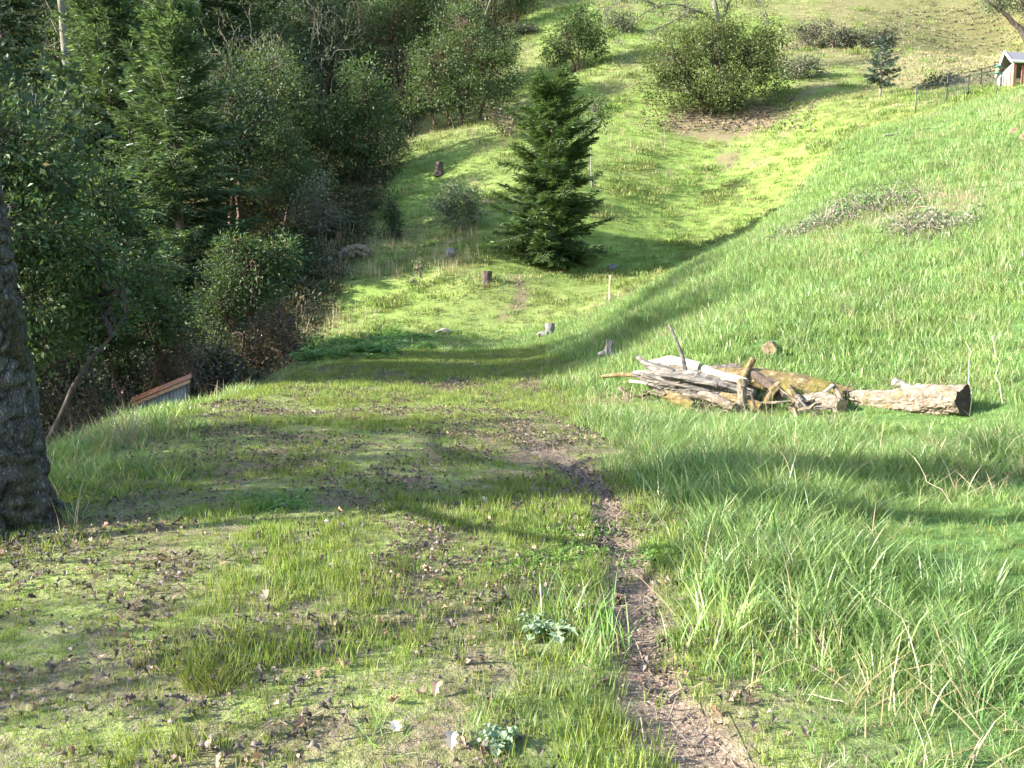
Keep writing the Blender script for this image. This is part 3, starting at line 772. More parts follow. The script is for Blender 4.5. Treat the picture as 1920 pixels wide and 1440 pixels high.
# brush in the gully and at the terrace end
for (u, Y, vt, ru, lm, sd, n, lab) in (
        (330, 22.6, 600, 60, 'bramble', 81, 130, 'reddish brown bramble thicket directly above the rusty roof'),
        (400, 24.0, 640, 45, 'dark_shrub', 82, 90, 'dark shrub to the right of the rusty roofed hut'),
        (470, 25.8, 625, 40, 'bramble', 83, 90, 'brown bramble at foot of the curved stem madrone'),
        (525, 27.0, 555, 42, 'bramble', 84, 80, 'tall thin twiggy bramble at end of terrace edge'),
        (130, 19.0, 640, 60, 'dark_shrub', 85, 120, 'dark undergrowth shrub in gully right of thick trunk'),
        (235, 23.5, 620, 55, 'live_oak', 86, 120, 'dark evergreen shrub in gully left of the hut'),
        (60, 24.0, 520, 90, 'live_oak', 87, 160, 'tall dark evergreen shrub in gully behind near madrone'),
        (430, 33.0, 470, 70, 'live_oak', 88, 160, 'dark evergreen bush below the pointed fir'),
        (540, 38.0, 430, 50, 'live_oak', 89, 120, 'dark evergreen bush at forest edge behind twiggy bramble'),
        (300, 31.0, 520, 80, 'live_oak', 90, 160, 'dark evergreen bush in the gully under the firs'),
        (985, 78.0, 60, 40, 'dark_shrub', 92, 90, 'greyish bare brush left of the small round madrone'),
        (1160, 74.0, 20, 34, 'dark_shrub', 93, 70, 'grey brush at top edge right of small round madrone'),
        (650, 43.0, 400, 22, 'dark_shrub', 91, 50, 'small dark burnt looking shrub at the forest edge')):
    x = ux(u, Y)
    b = gz(x, Y)
    zt = max(vz(vt, Y) - b[2], .8)
    rx = ru * Y / FPX
    mad('shrub', lab, 'shrub', b, [(-rx * .4, 0, zt * .55, rx * .6, rx * .6, zt * .38), (rx * .4, .2, zt * .5, rx * .6, rx * .6, zt * .36), (0, 0, zt * .8, rx * .5, rx * .5, zt * .2), (.1, -.2, zt * .28, rx * .7, rx * .6, zt * .25)],
        n, 24, (.085, .05) if lm == 'bramble' else (.12, .06), .36, [[(0, 0, 0), (.1, 0, zt * .5), (0, 0, zt * .85)], [(.2, 0, 0), (rx * .5, 0, zt * .6)], [(-.2, 0, 0), (-rx * .5, .1, zt * .6)]], .035, lm, 'twig_red' if lm == 'bramble' else 'bark_dark', sd)

# forest behind: a few kinds, each tree standing on its own
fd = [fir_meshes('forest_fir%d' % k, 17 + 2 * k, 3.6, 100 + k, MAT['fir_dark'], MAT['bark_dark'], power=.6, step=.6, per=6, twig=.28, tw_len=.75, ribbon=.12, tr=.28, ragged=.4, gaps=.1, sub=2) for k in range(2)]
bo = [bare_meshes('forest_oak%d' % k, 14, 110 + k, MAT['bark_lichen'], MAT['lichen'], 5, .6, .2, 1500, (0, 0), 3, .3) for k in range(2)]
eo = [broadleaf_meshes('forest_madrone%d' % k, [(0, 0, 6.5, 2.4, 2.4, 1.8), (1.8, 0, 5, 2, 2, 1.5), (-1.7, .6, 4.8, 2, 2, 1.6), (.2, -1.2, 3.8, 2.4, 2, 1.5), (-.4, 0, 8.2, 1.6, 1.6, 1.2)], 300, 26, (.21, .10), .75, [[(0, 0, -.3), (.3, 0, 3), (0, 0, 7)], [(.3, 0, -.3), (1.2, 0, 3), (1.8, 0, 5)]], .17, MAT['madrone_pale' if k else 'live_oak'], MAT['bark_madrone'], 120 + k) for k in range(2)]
forest = [  # kind, column, depth, scale, label
    ('fir', -50, 56, 1.0, 'dark fir mostly beyond the left edge, behind near madrone'),
    ('fir', 40, 60, 1.0, 'dark forest fir in the upper left corner'),
    ('madrone', 60, 47, 1.0, 'dark evergreen tree below upper left corner, beside the pale grey trunk'),
    ('oak', 120, 58, .9, 'bare mossy oak at left of the pale grey trunk'),
    ('madrone', 130, 38, .85, 'dark evergreen tree low in front of the tall fir'),
    ('fir', 290, 58, 1.05, 'dark forest fir seen between the two pale firs'),
    ('fir', 430, 62, 1.0, 'dark forest fir right behind the pointed fir'),
    ('madrone', 440, 46, 1.0, 'dark evergreen tree touching right side of pointed fir'),
    ('madrone', 520, 50, 1.0, 'dark evergreen tree in middle of shaded forest edge'),
    ('oak', 410, 52, .95, 'bare grey lichen oak over the pointed fir'),
    ('oak', 500, 57, 1.0, 'bare grey lichen oak in the shaded upper forest'),
    ('oak', 590, 62, 1.0, 'bare grey lichen oak left of the olive madrone'),
    ('fir', 560, 76, 1.0, 'dark forest fir at top centre left, behind bare oaks'),
    ('madrone', 600, 66, 1.1, 'dark evergreen tree behind the bare lichen oaks'),
    ('fir', 200, 78, 1.0, 'dark forest fir far behind the tall pale fir'),
    ('madrone', 330, 74, 1.1, 'dark evergreen tree far behind the pointed fir'),
    ('madrone', 680, 82, 1.1, 'dark evergreen tree at top edge left of the olive madrone'),
    ('oak', 650, 74, 1.0, 'bare oak at top edge above the forest clearing'),
    ('madrone', 940, 84, .9, 'evergreen tree at top edge above the rounded pale madrone'),
    ('madrone', 860, 88, 1.1, 'dark evergreen tree on skyline behind olive madrone'),
    ('fir', 780, 96, 1.0, 'dark fir at top edge behind the olive madrone'),
    ('oak', 1000, 88, .7, 'bare twiggy oak at top edge over small round madrone'),
    ('fir', 480, 90, 1.0, 'dark fir deep in the upper forest'),
    ('fir', 90, 92, 1.0, 'dark fir deep behind the upper left corner'),
    ('madrone', 540, 44, .62, 'low dark evergreen tree above the shaded slope corner'),
    ('fir', 5, 72, 1.1, 'dark fir rising at the very corner of the upper left'),
    ('madrone', 75, 68, 1.2, 'evergreen tree with lit crown in upper left corner'),
    ('madrone', 175, 66, 1.1, 'dark evergreen tree behind the pale grey trunk'),
    ('madrone', 385, 66, 1.15, 'dark evergreen tree above right of the pointed fir'),
    ('madrone', 470, 70, 1.15, 'dark evergreen tree high in the forest behind bare oaks'),
    ('madrone', 545, 60, .9, 'dark evergreen tree left of the slope madrone'),
    ('madrone', 965, 80, .62, 'small evergreen tree on the upper slope left of the round madrone'),
    ('oak', 905, 74, .75, 'bare twiggy oak behind the rounded pale madrone'),
    ('madrone', 1005, 96, 1.0, 'evergreen tree at top edge left of the bare behind-bush oak'),
    ('madrone', 1090, 100, 1.0, 'evergreen tree at top edge above the small round madrone'),
    ('madrone', 250, 48, .9, 'dark evergreen tree between and behind the pale firs'),
]
cnt = {'fir': 0, 'oak': 0, 'madrone': 0}
frng = np.random.default_rng(77)
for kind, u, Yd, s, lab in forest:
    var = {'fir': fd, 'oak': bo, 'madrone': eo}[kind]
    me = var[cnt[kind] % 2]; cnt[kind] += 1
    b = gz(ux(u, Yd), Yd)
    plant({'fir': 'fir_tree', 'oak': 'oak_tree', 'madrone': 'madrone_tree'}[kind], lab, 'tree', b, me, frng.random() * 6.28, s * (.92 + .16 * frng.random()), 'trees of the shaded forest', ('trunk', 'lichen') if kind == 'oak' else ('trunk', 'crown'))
# tall pale trunk at the left of the forest
b = gz(ux(148, 50), 50)
tb = MB()
q = np.linspace(0, 1, 14)
tb.tube(np.stack([.15 * np.sin(q * 5), 0 * q, q * 20], 1), .27 * (1 - .55 * q) + .02, 10, rough=.05)
t = thing('dead_tree', 'tall straight pale grey conifer trunk at left of the firs', 'tree', b)
obj('trunk', tb.mesh('pale_trunk', MAT['bark_lichen'], True), t)
rr = np.random.default_rng(9)
for k in range(26):
    z = 5 + 14 * rr.random(); a = rr.random() * 6.28; L = .6 + 1.5 * rr.random()
    tw = MB()
    tw.tube(bend((0, 0, z), (math.cos(a) * L, math.sin(a) * L, z + .3 - .5 * rr.random()), 5, .08, rr, .5), np.linspace(.03, .008, 5), 4, cap=False)
    obj('dead_branch', tw.mesh('dead_branch', MAT['bark_lichen'], True), t)

# the big oak at the left edge: bark with ridges, root flare, bare limbs above the picture
def big_oak():
    rng = np.random.default_rng(3)
    base = gz(-3.86, 6.05)
    t = thing('oak_tree', 'thick dark oak trunk with furrowed mossy bark at left picture edge', 'tree', base)
    n, seg = 170, 150
    z = np.linspace(-.25, 3.3, n)
    th = np.linspace(0, 2 * np.pi, seg, endpoint=False)
    cx = -.035 * np.clip(z, 0, 9) - .012 * z * z; cy = .02 * z
    r = .47 + .16 * np.exp(-np.clip(z + .25, 0, 9) * 3.2) - .035 * z
    lobe = 1 + .22 * np.exp(-np.clip(z, 0, 9) * 3.2)[:, None] * np.cos(5 * th + .8)[None] + .05 * np.cos(2 * th + 1)[None] + .03 * np.cos(3 * th[None] + z[:, None] * .8)
    U = th * .45
    ridge = np.abs(fbm(U[None] * 1 + .25 * np.sin(z * 2.3)[:, None] + 0 * z[:, None], z[:, None] + 0 * U[None], .11, 3, 5.) - .5) * 2
    rr_ = r[:, None] * lobe + (.03 - .075 * np.exp(-ridge * 6)) 
    V = np.stack([cx[:, None] + rr_ * np.cos(th), cy[:, None] + rr_ * np.sin(th), z[:, None] + 0 * rr_], -1).reshape(-1, 3)
    i = np.arange(n - 1)[:, None] * seg; j = np.arange(seg)[None]; k = (j + 1) % seg
    F = np.stack([i + j, i + k, i + k + seg, i + j + seg], -1).reshape(-1, 4)
    m, tt, bb = new_mat('oak_bark')
    mp = nd(tt, 'ShaderNodeMapping'); mp.inputs['Scale'].default_value = (1, 1, .35)
    tt.links.new(opos(tt), mp.inputs[0])
    vo = nd(tt, 'ShaderNodeTexVoronoi', feature='DISTANCE_TO_EDGE'); vo.inputs['Scale'].default_value = 38
    nz = noise(tt, 9, 6, .7, mp.outputs[0])
    mv = nd(tt, 'ShaderNodeVectorMath', operation='ADD')
    tt.links.new(mp.outputs[0], mv.inputs[0])
    sc_ = nd(tt, 'ShaderNodeVectorMath', operation='SCALE'); sc_.inputs['Scale'].default_value = .09
    nzc = nd(tt, 'ShaderNodeTexNoise'); nzc.inputs['Scale'].default_value = 12; tt.links.new(mp.outputs[0], nzc.inputs[0])
    nzc.inputs['Detail'].default_value = 5; tt.links.new(nzc.outputs[1], sc_.inputs[0]); tt.links.new(sc_.outputs[0], mv.inputs[1]); tt.links.new(mv.outputs[0], vo.inputs['Vector'])
    cr = ramp(tt, vo.outputs['Distance'], [(.0, (.25, .25, .25)), (.30, (1, 1, 1))])
    plate = ramp(tt, nz, [(.3, (.045, .038, .032)), (.5, (.10, .09, .08)), (.68, (.20, .19, .175))])
    col = mixc(tt, cr, (.035, .030, .026), plate)
    mo = ramp(tt, noise(tt, 1.7, 5, .7, opos(tt)), [(.50, (0, 0, 0)), (.62, (1, 1, 1))])
    col = mixc(tt, math_(tt, 'MULTIPLY', mo, .7), col, (.05, .045, .015))
    tt.links.new(col, bb.inputs['Base Color'])
    bb.inputs['Roughness'].default_value = .95; bb.inputs['Specular IOR Level'].default_value = .15
    bump(tt, bb, math_(tt, 'ADD', cr, math_(tt, 'MULTIPLY', nz, .7)), .9, .02)
    obj('trunk', mesh_np('oak_trunk', V, F, m, smooth=True), t)
    for a, L, r0 in ((-.2, .42, .12), (-1.0, .5, .15), (-1.9, .55, .14), (.7, .45, .12), (1.6, .5, .12)):     # surface roots
        s_ = np.linspace(0, 1, 9)
        d_ = .30 + s_ * L
        rx, ry = np.cos(a + .25 * s_) * d_, np.sin(a + .25 * s_) * d_
        rz_ = np.array([h1(base[0] + p, base[1] + q) for p, q in zip(rx, ry)]) - base[2] + .24 * (1 - s_) ** 2.2 - .05 * s_ - .02
        mb = MB(); mb.tube(np.stack([rx, ry, rz_], 1), r0 * (1 - .75 * s_), 10, rough=.12, rng=rng)
        obj('root', mb.mesh('oak_root', m, True), t)
    # limbs and bare twigs, high over the terrace
    tm = MB()
    def grow(p, d, L, r, k):
        pts = [p]
        for i_ in range(5):
            d = d + rng.normal(size=3) * .13 + np.array([0, 0, .04]); d = d / np.linalg.norm(d)
            pts.append(pts[-1] + d * L / 5)
        pts = np.array(pts)
        wp = pts + base
        if k > 1 and np.any((wp[:, 1] > 0) & (wp[:, 0] > -.66 * wp[:, 1]) & (wp[:, 2] < 2.0 + .40 * wp[:, 1])): return
        tm.tube(pts, np.linspace(r, r * .6, 6), 8 if k < 2 else 4, cap=False, rng=rng)
        if k >= 6: return
        for j_ in range(3):
            a = rng.normal(size=3); a -= d * a.dot(d); a /= np.linalg.norm(a)
            nd_ = d * (.8 if j_ == 0 else .5) + a * (.4 if j_ == 0 else .85); nd_ /= np.linalg.norm(nd_)
            grow(pts[-1] if j_ == 0 else pts[rng.integers(2, 5)], nd_, L * (.6 + .22 * rng.random()), r * (.64 if j_ == 0 else .45), k + 1)
    top = np.array([cx[-1], cy[-1], z[-1] - .1])
    for d in ((-.9, -.5, .6), (-.5, -1.0, .7)):
        grow(top, np.array(d) / np.linalg.norm(d), 2.4, .26, 1)
    obj('limbs', tm.mesh('oak_limbs', MAT['bark_dark'], True), t)
big_oak()

# trees just beyond the left edge that shade the terrace
sp = [broadleaf_meshes('open_madrone%d' % k, [(0, 0, 6.5, 2.6, 2.6, 1.8), (2, 0, 5, 2.2, 2.2, 1.5), (-1.7, .6, 4.8, 2.2, 2.2, 1.6), (.2, -1.2, 3.8, 2.6, 2.2, 1.5), (-.4, 0, 8.4, 1.8, 1.8, 1.3)], 330, 26, (.17, .085), .55, [[(0, 0, -.3), (.3, 0, 3), (0, 0, 7)], [(.3, 0, -.3), (1.2, 0, 3), (1.8, 0, 5)]], .17, MAT['live_oak'], MAT['bark_madrone'], 140 + k) for k in range(2)]
for kind, x, y, sc_, rz, lab in (('open', -14, 7.2, (1.2, .8, 1.10), .1, 'open crowned madrone beyond left edge, beside the thick trunk'),
                                 ('open', -12.6, 5.6, (1.0, .45, 1.05), 3.1, 'second open madrone beyond left edge, downhill of thick trunk'),
                                 ('open', -13.6, 16.4, (1.2, .9, 1.5), 3.0, 'leafy madrone beyond left edge, beside near madrone'),
                                 ('open', -14.5, 20.5, (1.2, .9, 1.7), .2, 'open crowned madrone beyond left edge, behind near madrone'),
                                 ('fir', -28, 12.9, 1.08, 5.0, 'tall dark fir beyond left edge, below near madrone'),
                                 ('open', -13.5, 1.6, (.7, .45, 1.0), 3.3, 'small open madrone beyond left edge nearest to viewer'),
                                 ('madrone', -20, 22, 1.1, 1.2, 'leafy madrone farther down the gully beyond left edge')):
    var = {'open': sp, 'madrone': eo, 'fir': fd}[kind]
    plant('fir_tree' if kind == 'fir' else 'madrone_tree', lab, 'tree', gz(x, y), var[int(rz) % 2], rz, sc_, 'trees beyond the left edge')

# ------------------------------------------------------------------ logs, stumps and other things
MAT['wood_grey'] = wood_mat('weathered_wood', (.035, .030, .026), (.13, .115, .10), (.27, .25, .22), 9, (.25, 1, 1))
MAT['wood_bark'] = wood_mat('old_bark', (.045, .034, .025), (.17, .135, .10), (.34, .29, .235), 15, (.7, 1, 1), moss=(.13, .105, .05), moss_amt=.40)
MAT['wood_moss'] = wood_mat('mossy_bark', (.05, .035, .02), (.16, .115, .05), (.34, .28, .19), 14, (.7, 1, 1), moss=(.15, .12, .03), moss_amt=.46)
MAT['wood_pale'] = wood_mat('bleached_wood', (.14, .115, .085), (.30, .26, .21), (.50, .45, .38), 7, (.25, 1, 1))
MAT['wood_cut_shaded'] = wood_mat('shaded_cut_wood', (.025, .017, .013), (.06, .042, .033), (.12, .085, .065), 12, (1, 1, 1))  # cut wood with the shade of an end turned from the sun in its colour
MAT['wood_cut'] = wood_mat('cut_wood', (.13, .085, .05), (.24, .17, .10), (.34, .26, .17), 10, (1, 1, 1))
MAT['stump_bark'] = wood_mat('stump_bark', (.025, .018, .013), (.075, .055, .042), (.15, .12, .095), 9, (1, 1, .3))
MAT['stump_grey'] = wood_mat('grey_stump_wood', (.06, .055, .05), (.16, .15, .14), (.27, .26, .24), 9, (1, 1, .2))
MAT['straw'] = leaf_mat('straw', [(0, (.20, .15, .08)), (.5, (.34, .27, .16)), (1, (.50, .43, .30))], .25, .7, spec=.2)

def smooth_path(pts, n):
    pts = np.asarray(pts, float)
    s = np.linspace(0, 1, len(pts)); q = np.linspace(0, 1, n)
    p = np.stack([np.interp(q, s, pts[:, j]) for j in range(3)], 1)
    for _ in range(2):
        p[1:-1] = (p[:-2] + 2 * p[1:-1] + p[2:]) / 4
    return p
def log_part(name, parent, pts, rad, mat, seg=18, rough=.10, seed=0, n=14, cut=(None, None), twist=2.0, flat=1.0):
    """one length of timber with furrowed sides; cut = material of either end face"""
    rng = np.random.default_rng(seed)
    o = np.array(parent.location)
    p = smooth_path(np.asarray(pts) - o, n)
    rad = np.interp(np.linspace(0, 1, n), np.linspace(0, 1, len(rad)), rad)
    n = int(n * 1.8); seg = int(seg * 1.5)
    p = smooth_path(np.asarray(pts) - o, n)
    rad = np.interp(np.linspace(0, 1, n), np.linspace(0, 1, len(rad)), rad)
    uu, vv = np.meshgrid(np.arange(seg) * 24. / seg, np.linspace(0, 5, n))
    furrow = 1 + rough * 3.2 * (np.abs(fbm(uu + vv * .4, vv, 2.6, 3, 3. + seed * 1.37) - .5) * 2 - .25) + rough * 2.0 * (fbm(uu, vv * 2.2, 5, 2, 8. + seed) - .5) + (rng.random((n, seg)) - .5) * rough * .5
    tan = np.gradient(p, axis=0); tan /= np.linalg.norm(tan, axis=1)[:, None]
    ref = np.array([0, 0, 1.0]) if abs(tan[0, 2]) < .85 else np.array([1.0, 0, 0])
    sd = np.cross(tan, ref); sd /= np.linalg.norm(sd, axis=1)[:, None]
    up = np.cross(sd, tan)
    th = np.linspace(0, 2 * np.pi, seg, endpoint=False)[None] + np.linspace(0, twist * .2, n)[:, None]
    rr = rad[:, None] * furrow
    V = p[:, None] + rr[..., None] * (np.cos(th)[..., None] * sd[:, None] + flat * np.sin(th)[..., None] * up[:, None])
    i = np.arange(n - 1)[:, None] * seg; j = np.arange(seg)[None]; k = (j + 1) % seg
    Q = np.stack([i + j, i + k, i + k + seg, i + j + seg], -1).reshape(-1, 4)
    Vf = V.reshape(-1, 3)
    T = []
    for e, row in ((0, 0), (1, n - 1)):
        if cut[e] is None:
            c = len(Vf); Vf = np.concatenate([Vf, p[row:row + 1] + tan[row] * (rad[row] * .35) * (1 if e else -1)])
            jj = np.arange(seg) + row * seg; kk = (np.arange(seg) + 1) % seg + row * seg
            T.append(np.stack([jj, kk, np.full(seg, c)], 1))
    b = obj(name, mesh_np(name, Vf, [Q] + T, mat, smooth=False), parent)
    for e, row in ((0, 0), (1, n - 1)):
        if cut[e] is not None:
            ring = V[row]; c = ring.mean(0)
            mid = c + (ring - c) * .55 + tan[row] * rng.normal() * .004
            VV = np.concatenate([ring, mid, c[None] - tan[row] * .006 * (1 if e else -1)])
            jj = np.arange(seg); kk = (jj + 1) % seg
            f4 = np.stack([jj, kk, kk + seg, jj + seg], 1)
            f3 = np.stack([jj + seg, kk + seg, np.full(seg, 2 * seg)], 1)
            obj('cut_end', mesh_np('cut_end', VV, [f4, f3], cut[e]), b if parent is not b else parent)
    return b
GP = 'old logs heaped on the grass'
def piece(name, label, cat, pts, rad, mat, cut=(None, None), seed=0, part='bark', group=GP, **kw):
    pts = [np.array(p, float) for p in pts]
    if group == GP and not kw.pop('free', False):
        for k, p in enumerate(pts):
            r_ = np.interp(k / (len(pts) - 1), np.linspace(0, 1, len(rad)), rad)
            p[2] = max(p[2], h1(p[0], p[1]) + .3 * r_)
    t = thing(name, label, cat, pts[0], group)
    log_part(part, t, pts, rad, mat, cut=cut, seed=seed, **kw)
    return t
# right hand log; the shade on its sawn end is put into the colour
t = piece('fallen_log', 'thick pale barked log with shade darkened sawn end at right of heap', 'log',
          [pix(1808, 752, 10.2), pix(1742, 750, 10.6), pix(1672, 752, 11.05), pix(1585, 756, 11.5)], [.17, .165, .15, .11], MAT['wood_bark'], (MAT['wood_cut_shaded'], None), 1, n=30, seg=34, rough=.17)
log_part('stub', t, [pix(1716, 738, 10.75), pix(1692, 722, 10.8), pix(1676, 715, 10.8)], [.07, .055, .05], MAT['wood_pale'], cut=(None, MAT['wood_pale']), seed=2, n=6, seg=10)
log_part('stub', t, [pix(1742, 740, 10.6), pix(1718, 722, 10.7)], [.07, .04], MAT['wood_pale'], seed=3, n=5, seg=10)
# grey split trunk, jagged end pointing left
t = piece('split_trunk', 'weathered grey split trunk with jagged end at left of heap', 'log',
          [pix(1186, 700, 12.5), pix(1225, 708, 12.3), pix(1290, 716, 12.0), pix(1350, 728, 11.8), pix(1412, 742, 11.6)], [.04, .15, .21, .19, .12], MAT['wood_grey'], seed=4, n=24, seg=26, rough=.26, flat=.85, part='trunk')
log_part('prong', t, [pix(1194, 668, 12.4), pix(1215, 684, 12.3), pix(1262, 702, 12.1)], [.03, .06, .09], MAT['wood_grey'], cut=(MAT['wood_cut'], None), seed=5, n=9, seg=10, rough=.2)
log_part('splinter', t, [pix(1206, 700, 12.2), pix(1260, 716, 12.0), pix(1330, 736, 11.7)], [.015, .05, .03], MAT['wood_grey'], seed=6, n=8, seg=8, rough=.3)
piece('bleached_log', 'bright bleached log lying behind the grey split trunk', 'log',
      [pix(1216, 684, 13.0), pix(1255, 678, 12.9), pix(1312, 690, 12.6)], [.06, .10, .085], MAT['wood_pale'], (MAT['wood_pale'], MAT['wood_pale']), 7, part='wood', rough=.12)
piece('upright_stick', 'grey stick standing upright out of log heap', 'stick',
      [pix(1286, 700, 12.3), pix(1280, 670, 12.3), pix(1269, 640, 12.3), pix(1255, 608, 12.3)], [.034, .03, .024, .02], MAT['wood_grey'], (None, MAT['wood_cut_shaded']), 8, part='wood', seg=9, rough=.15)
t = piece('forked_branch', 'pale branch over heap with one leg propped upright on grass', 'branch',
          [pix(1320, 690, 12.1), pix(1350, 704, 11.8), pix(1400, 716, 11.5)], [.05, .06, .05], MAT['wood_pale'], seed=9, part='crosspiece', seg=12, rough=.15)
log_part('leg', t, [pix(1391, 712, 11.45), pix(1392, 740, 11.4), pix(1387, 772, 11.3)], [.065, .055, .06], MAT['wood_bark'], seed=10, n=8, seg=12, rough=.15)
t = piece('mossy_log', 'orange mossed log at back of heap with short dark stub', 'log',
          [pix(1330, 704, 12.2), pix(1420, 712, 12.0), pix(1500, 728, 11.75), pix(1595, 752, 11.5)], [.11, .18, .17, .11], MAT['wood_moss'], seed=11, n=20, seg=20, rough=.12)
log_part('stub', t, [pix(1392, 712, 11.9), pix(1402, 692, 11.9), pix(1412, 672, 11.9)], [.06, .045, .045], MAT['wood_moss'], cut=(None, MAT['wood_cut_shaded']), seed=12, n=7, seg=10)
piece('arched_root', 'curved mossy root arching over dark hollow in heap', 'root',
      [pix(1432, 768, 11.4), pix(1442, 738, 11.5), pix(1462, 722, 11.6), pix(1482, 734, 11.5), pix(1494, 768, 11.4)], [.06, .065, .07, .06, .05], MAT['wood_moss'], seed=13, n=16, seg=12, rough=.14, part='wood')
piece('short_log', 'short round log lying in front of the heap', 'log',
      [pix(1500, 750, 11.6), pix(1540, 752, 11.3), pix(1578, 762, 11.0)], [.08, .115, .10], MAT['wood_bark'], (None, MAT['wood_cut']), 14, rough=.14)
piece('branch_piece', 'thin pale branch resting on the short round log', 'branch',
      [pix(1535, 745, 11.35), pix(1562, 722, 11.35)], [.018, .024], MAT['wood_pale'], (None, MAT['wood_cut']), 15, part='wood', seg=8)
piece('branch_piece', 'forked brown branch standing beside the short round log', 'branch',
      [pix(1583, 765, 11.2), pix(1574, 742, 11.3), pix(1563, 722, 11.4)], [.03, .035, .03], MAT['wood_bark'], (None, MAT['wood_cut']), 16, part='wood', seg=8)
piece('thin_log', 'thin pale mossy pole at left tip of heap', 'log',
      [pix(1128, 706, 12.9), pix(1165, 702, 12.8), pix(1205, 703, 12.6)], [.028, .035, .04], MAT['wood_moss'], (MAT['wood_pale'], None), 17, part='wood', seg=10)
for k, (u, v, du, dv, r, lab) in enumerate(((1215, 722, 32, 18, .055, 'broken bark chunk under the jagged grey end'), (1280, 740, 48, 10, .05, 'flat bark slab in front of grey split trunk'),
                                    (1335, 752, 52, 6, .05, 'low mossy slab at foot of the propped branch'), (1425, 742, 40, 16, .06, 'dark rotten chunk inside the hollow of heap'), (1180, 714, 34, 6, .03, 'small pale chunk beneath the thin pole'))):
    piece('wood_chunk', lab, 'wood', [pix(u, v, 11.7), pix(u + du * .5, v + dv * .3, 11.6), pix(u + du, v + dv, 11.5)], [r * .6, r, r * .6], MAT[('wood_bark', 'wood_bark', 'wood_moss', 'stump_bark', 'wood_pale')[k]], seed=20 + k, part='wood', rough=.25, flat=.7, n=8, seg=10)
for k, (a, b_, r, mt, lab) in enumerate((((1228, 700, 12.0), (1345, 722, 11.5), .045, 'wood_grey', 'long grey splinter on top of the split trunk'), ((1300, 704, 12.2), (1388, 690, 12.3), .085, 'wood_bark', 'crooked bark limb behind the propped branch'),
        ((1240, 738, 11.6), (1300, 760, 11.3), .08, 'wood_moss', 'short mossy limb at front of the split trunk'), ((1410, 700, 11.9), (1470, 745, 11.5), .085, 'stump_bark', 'dark rotten limb leaning across the hollow'), ((1448, 706, 12.1), (1530, 728, 11.9), .075, 'wood_moss', 'orange mossed limb lying on the back log'),
        ((1310, 738, 11.5), (1375, 764, 11.2), .065, 'wood_bark', 'pale broken limb low at the heap front'), ((1490, 745, 11.5), (1512, 772, 11.2), .08, 'wood_grey', 'grey block between the arched root and short log'), ((1350, 742, 11.6), (1425, 766, 11.3), .08, 'wood_moss', 'low mossed limb right of the propped leg'))):
    m_ = [(p + q) / 2 for p, q in zip(a, b_)]
    piece('limb_piece', lab, 'wood', [pix(*a), pix(m_[0], m_[1] - 3, m_[2]), pix(*b_)], [r * .7, r, r * .8], MAT[mt], (None, MAT['wood_cut']), 60 + k, part='wood', n=9, seg=9, rough=.22)
# pieces away from the heap
b = ground(1440, 668, 9)
piece('log_round', 'short sawn log on the bank above the heap', 'log', [b + (-.03, -.16, .10), b + (.02, .05, .10), b + (.12, .22, .12)], [.095, .10, .09], MAT['wood_bark'], (MAT['wood_cut'], None), 30, group='cut wood on the bank')
b = ground(1143, 682, 10)
s = b[1] / FPX
t = thing('gnarled_stub', 'grey gnarled stub standing in grass left of heap', 'stump', b)
log_part('trunk', t, [b + (0, 0, -.08), b + (0, 0, .14), b + (-.02, 0, .3), b + (.03, 0, .47)], [.19, .16, .10, .06], MAT['stump_grey'], seed=31, rough=.25, n=12, seg=16)
log_part('arm', t, [b + (-.03, -.02, .16), b + (-.15, -.05, .22), b + (-.25, -.05, .20)], [.09, .055, .03], MAT['stump_grey'], seed=32, n=7, seg=9, rough=.2)
log_part('arm', t, [b + (.02, 0, .30), b + (-.04, 0, .42), b + (-.06, 0, .50)], [.06, .05, .025], MAT['wood_grey'], seed=33, n=6, seg=9, rough=.2)
def stump(u, v, w, h, mat, seed, label, y0, tilt=.0):
    b = ground(u, v, y0)
    s = b[1] / FPX
    r, hh = w * s / 2, h * s
    t = thing('tree_stump', label, 'stump', b, 'tree stumps on the slope')
    log_part('bark', t, [b + (0, 0, -.12), b + (0, 0, hh * .25), b + (tilt * hh, 0, hh)], [r * 1.35, r * 1.02, r * .95], MAT[mat], cut=(None, MAT['wood_cut']), seed=seed, rough=.10, n=10, seg=20)
    return b
stump(824, 331, 15, 22, 'stump_bark', 41, 'brown stump high on slope above the round bush', 36)
stump(913, 532, 20, 23, 'stump_bark', 42, 'brown stump on top of the bright bank', 29)
b = stump(1031, 632, 18, 26, 'stump_grey', 43, 'grey stump at foot of the slope where terrace ends', 22)
piece('log_piece', 'short grey log lying left of the grey stump', 'log', [b + (-.42, -.1, .08), b + (-.26, -.1, .10), b + (-.1, -.16, .10)], [.07, .09, .08], MAT['stump_grey'], (None, MAT['wood_cut']), 44, group='loose wood on the slope')
b = ground(832, 627, 22)
piece('wood_slab', 'pale broken wood slab at foot of the bright bank', 'wood', [b + (-.30, 0, .06), b + (0, 0, .17), b + (.26, .02, .10)], [.05, .11, .06], MAT['wood_pale'], seed=45, part='wood', flat=.6, rough=.3, n=9, seg=10, group='loose wood on the slope')
b = ground(568, 686, 12)
piece('wood_slab', 'small brown board on grass at the terrace edge', 'wood', [b + (-.17, 0, .04), b + (.0, 0, .07), b + (.17, 0, .05)], [.05, .07, .05], MAT['wood_bark'], seed=46, part='wood', flat=.5, n=7, seg=9, group='loose wood on the slope')
b = ground(668, 486, 33)
t = thing('rotten_stump', 'broken grey and rust coloured root block in shade', 'stump', b)
log_part('wood', t, [b + (-.5, 0, .20), b + (.05, 0, .42), b + (.62, -.1, .16)], [.22, .30, .17], MAT['wood_bark'], seed=47, rough=.35, n=12, seg=14)
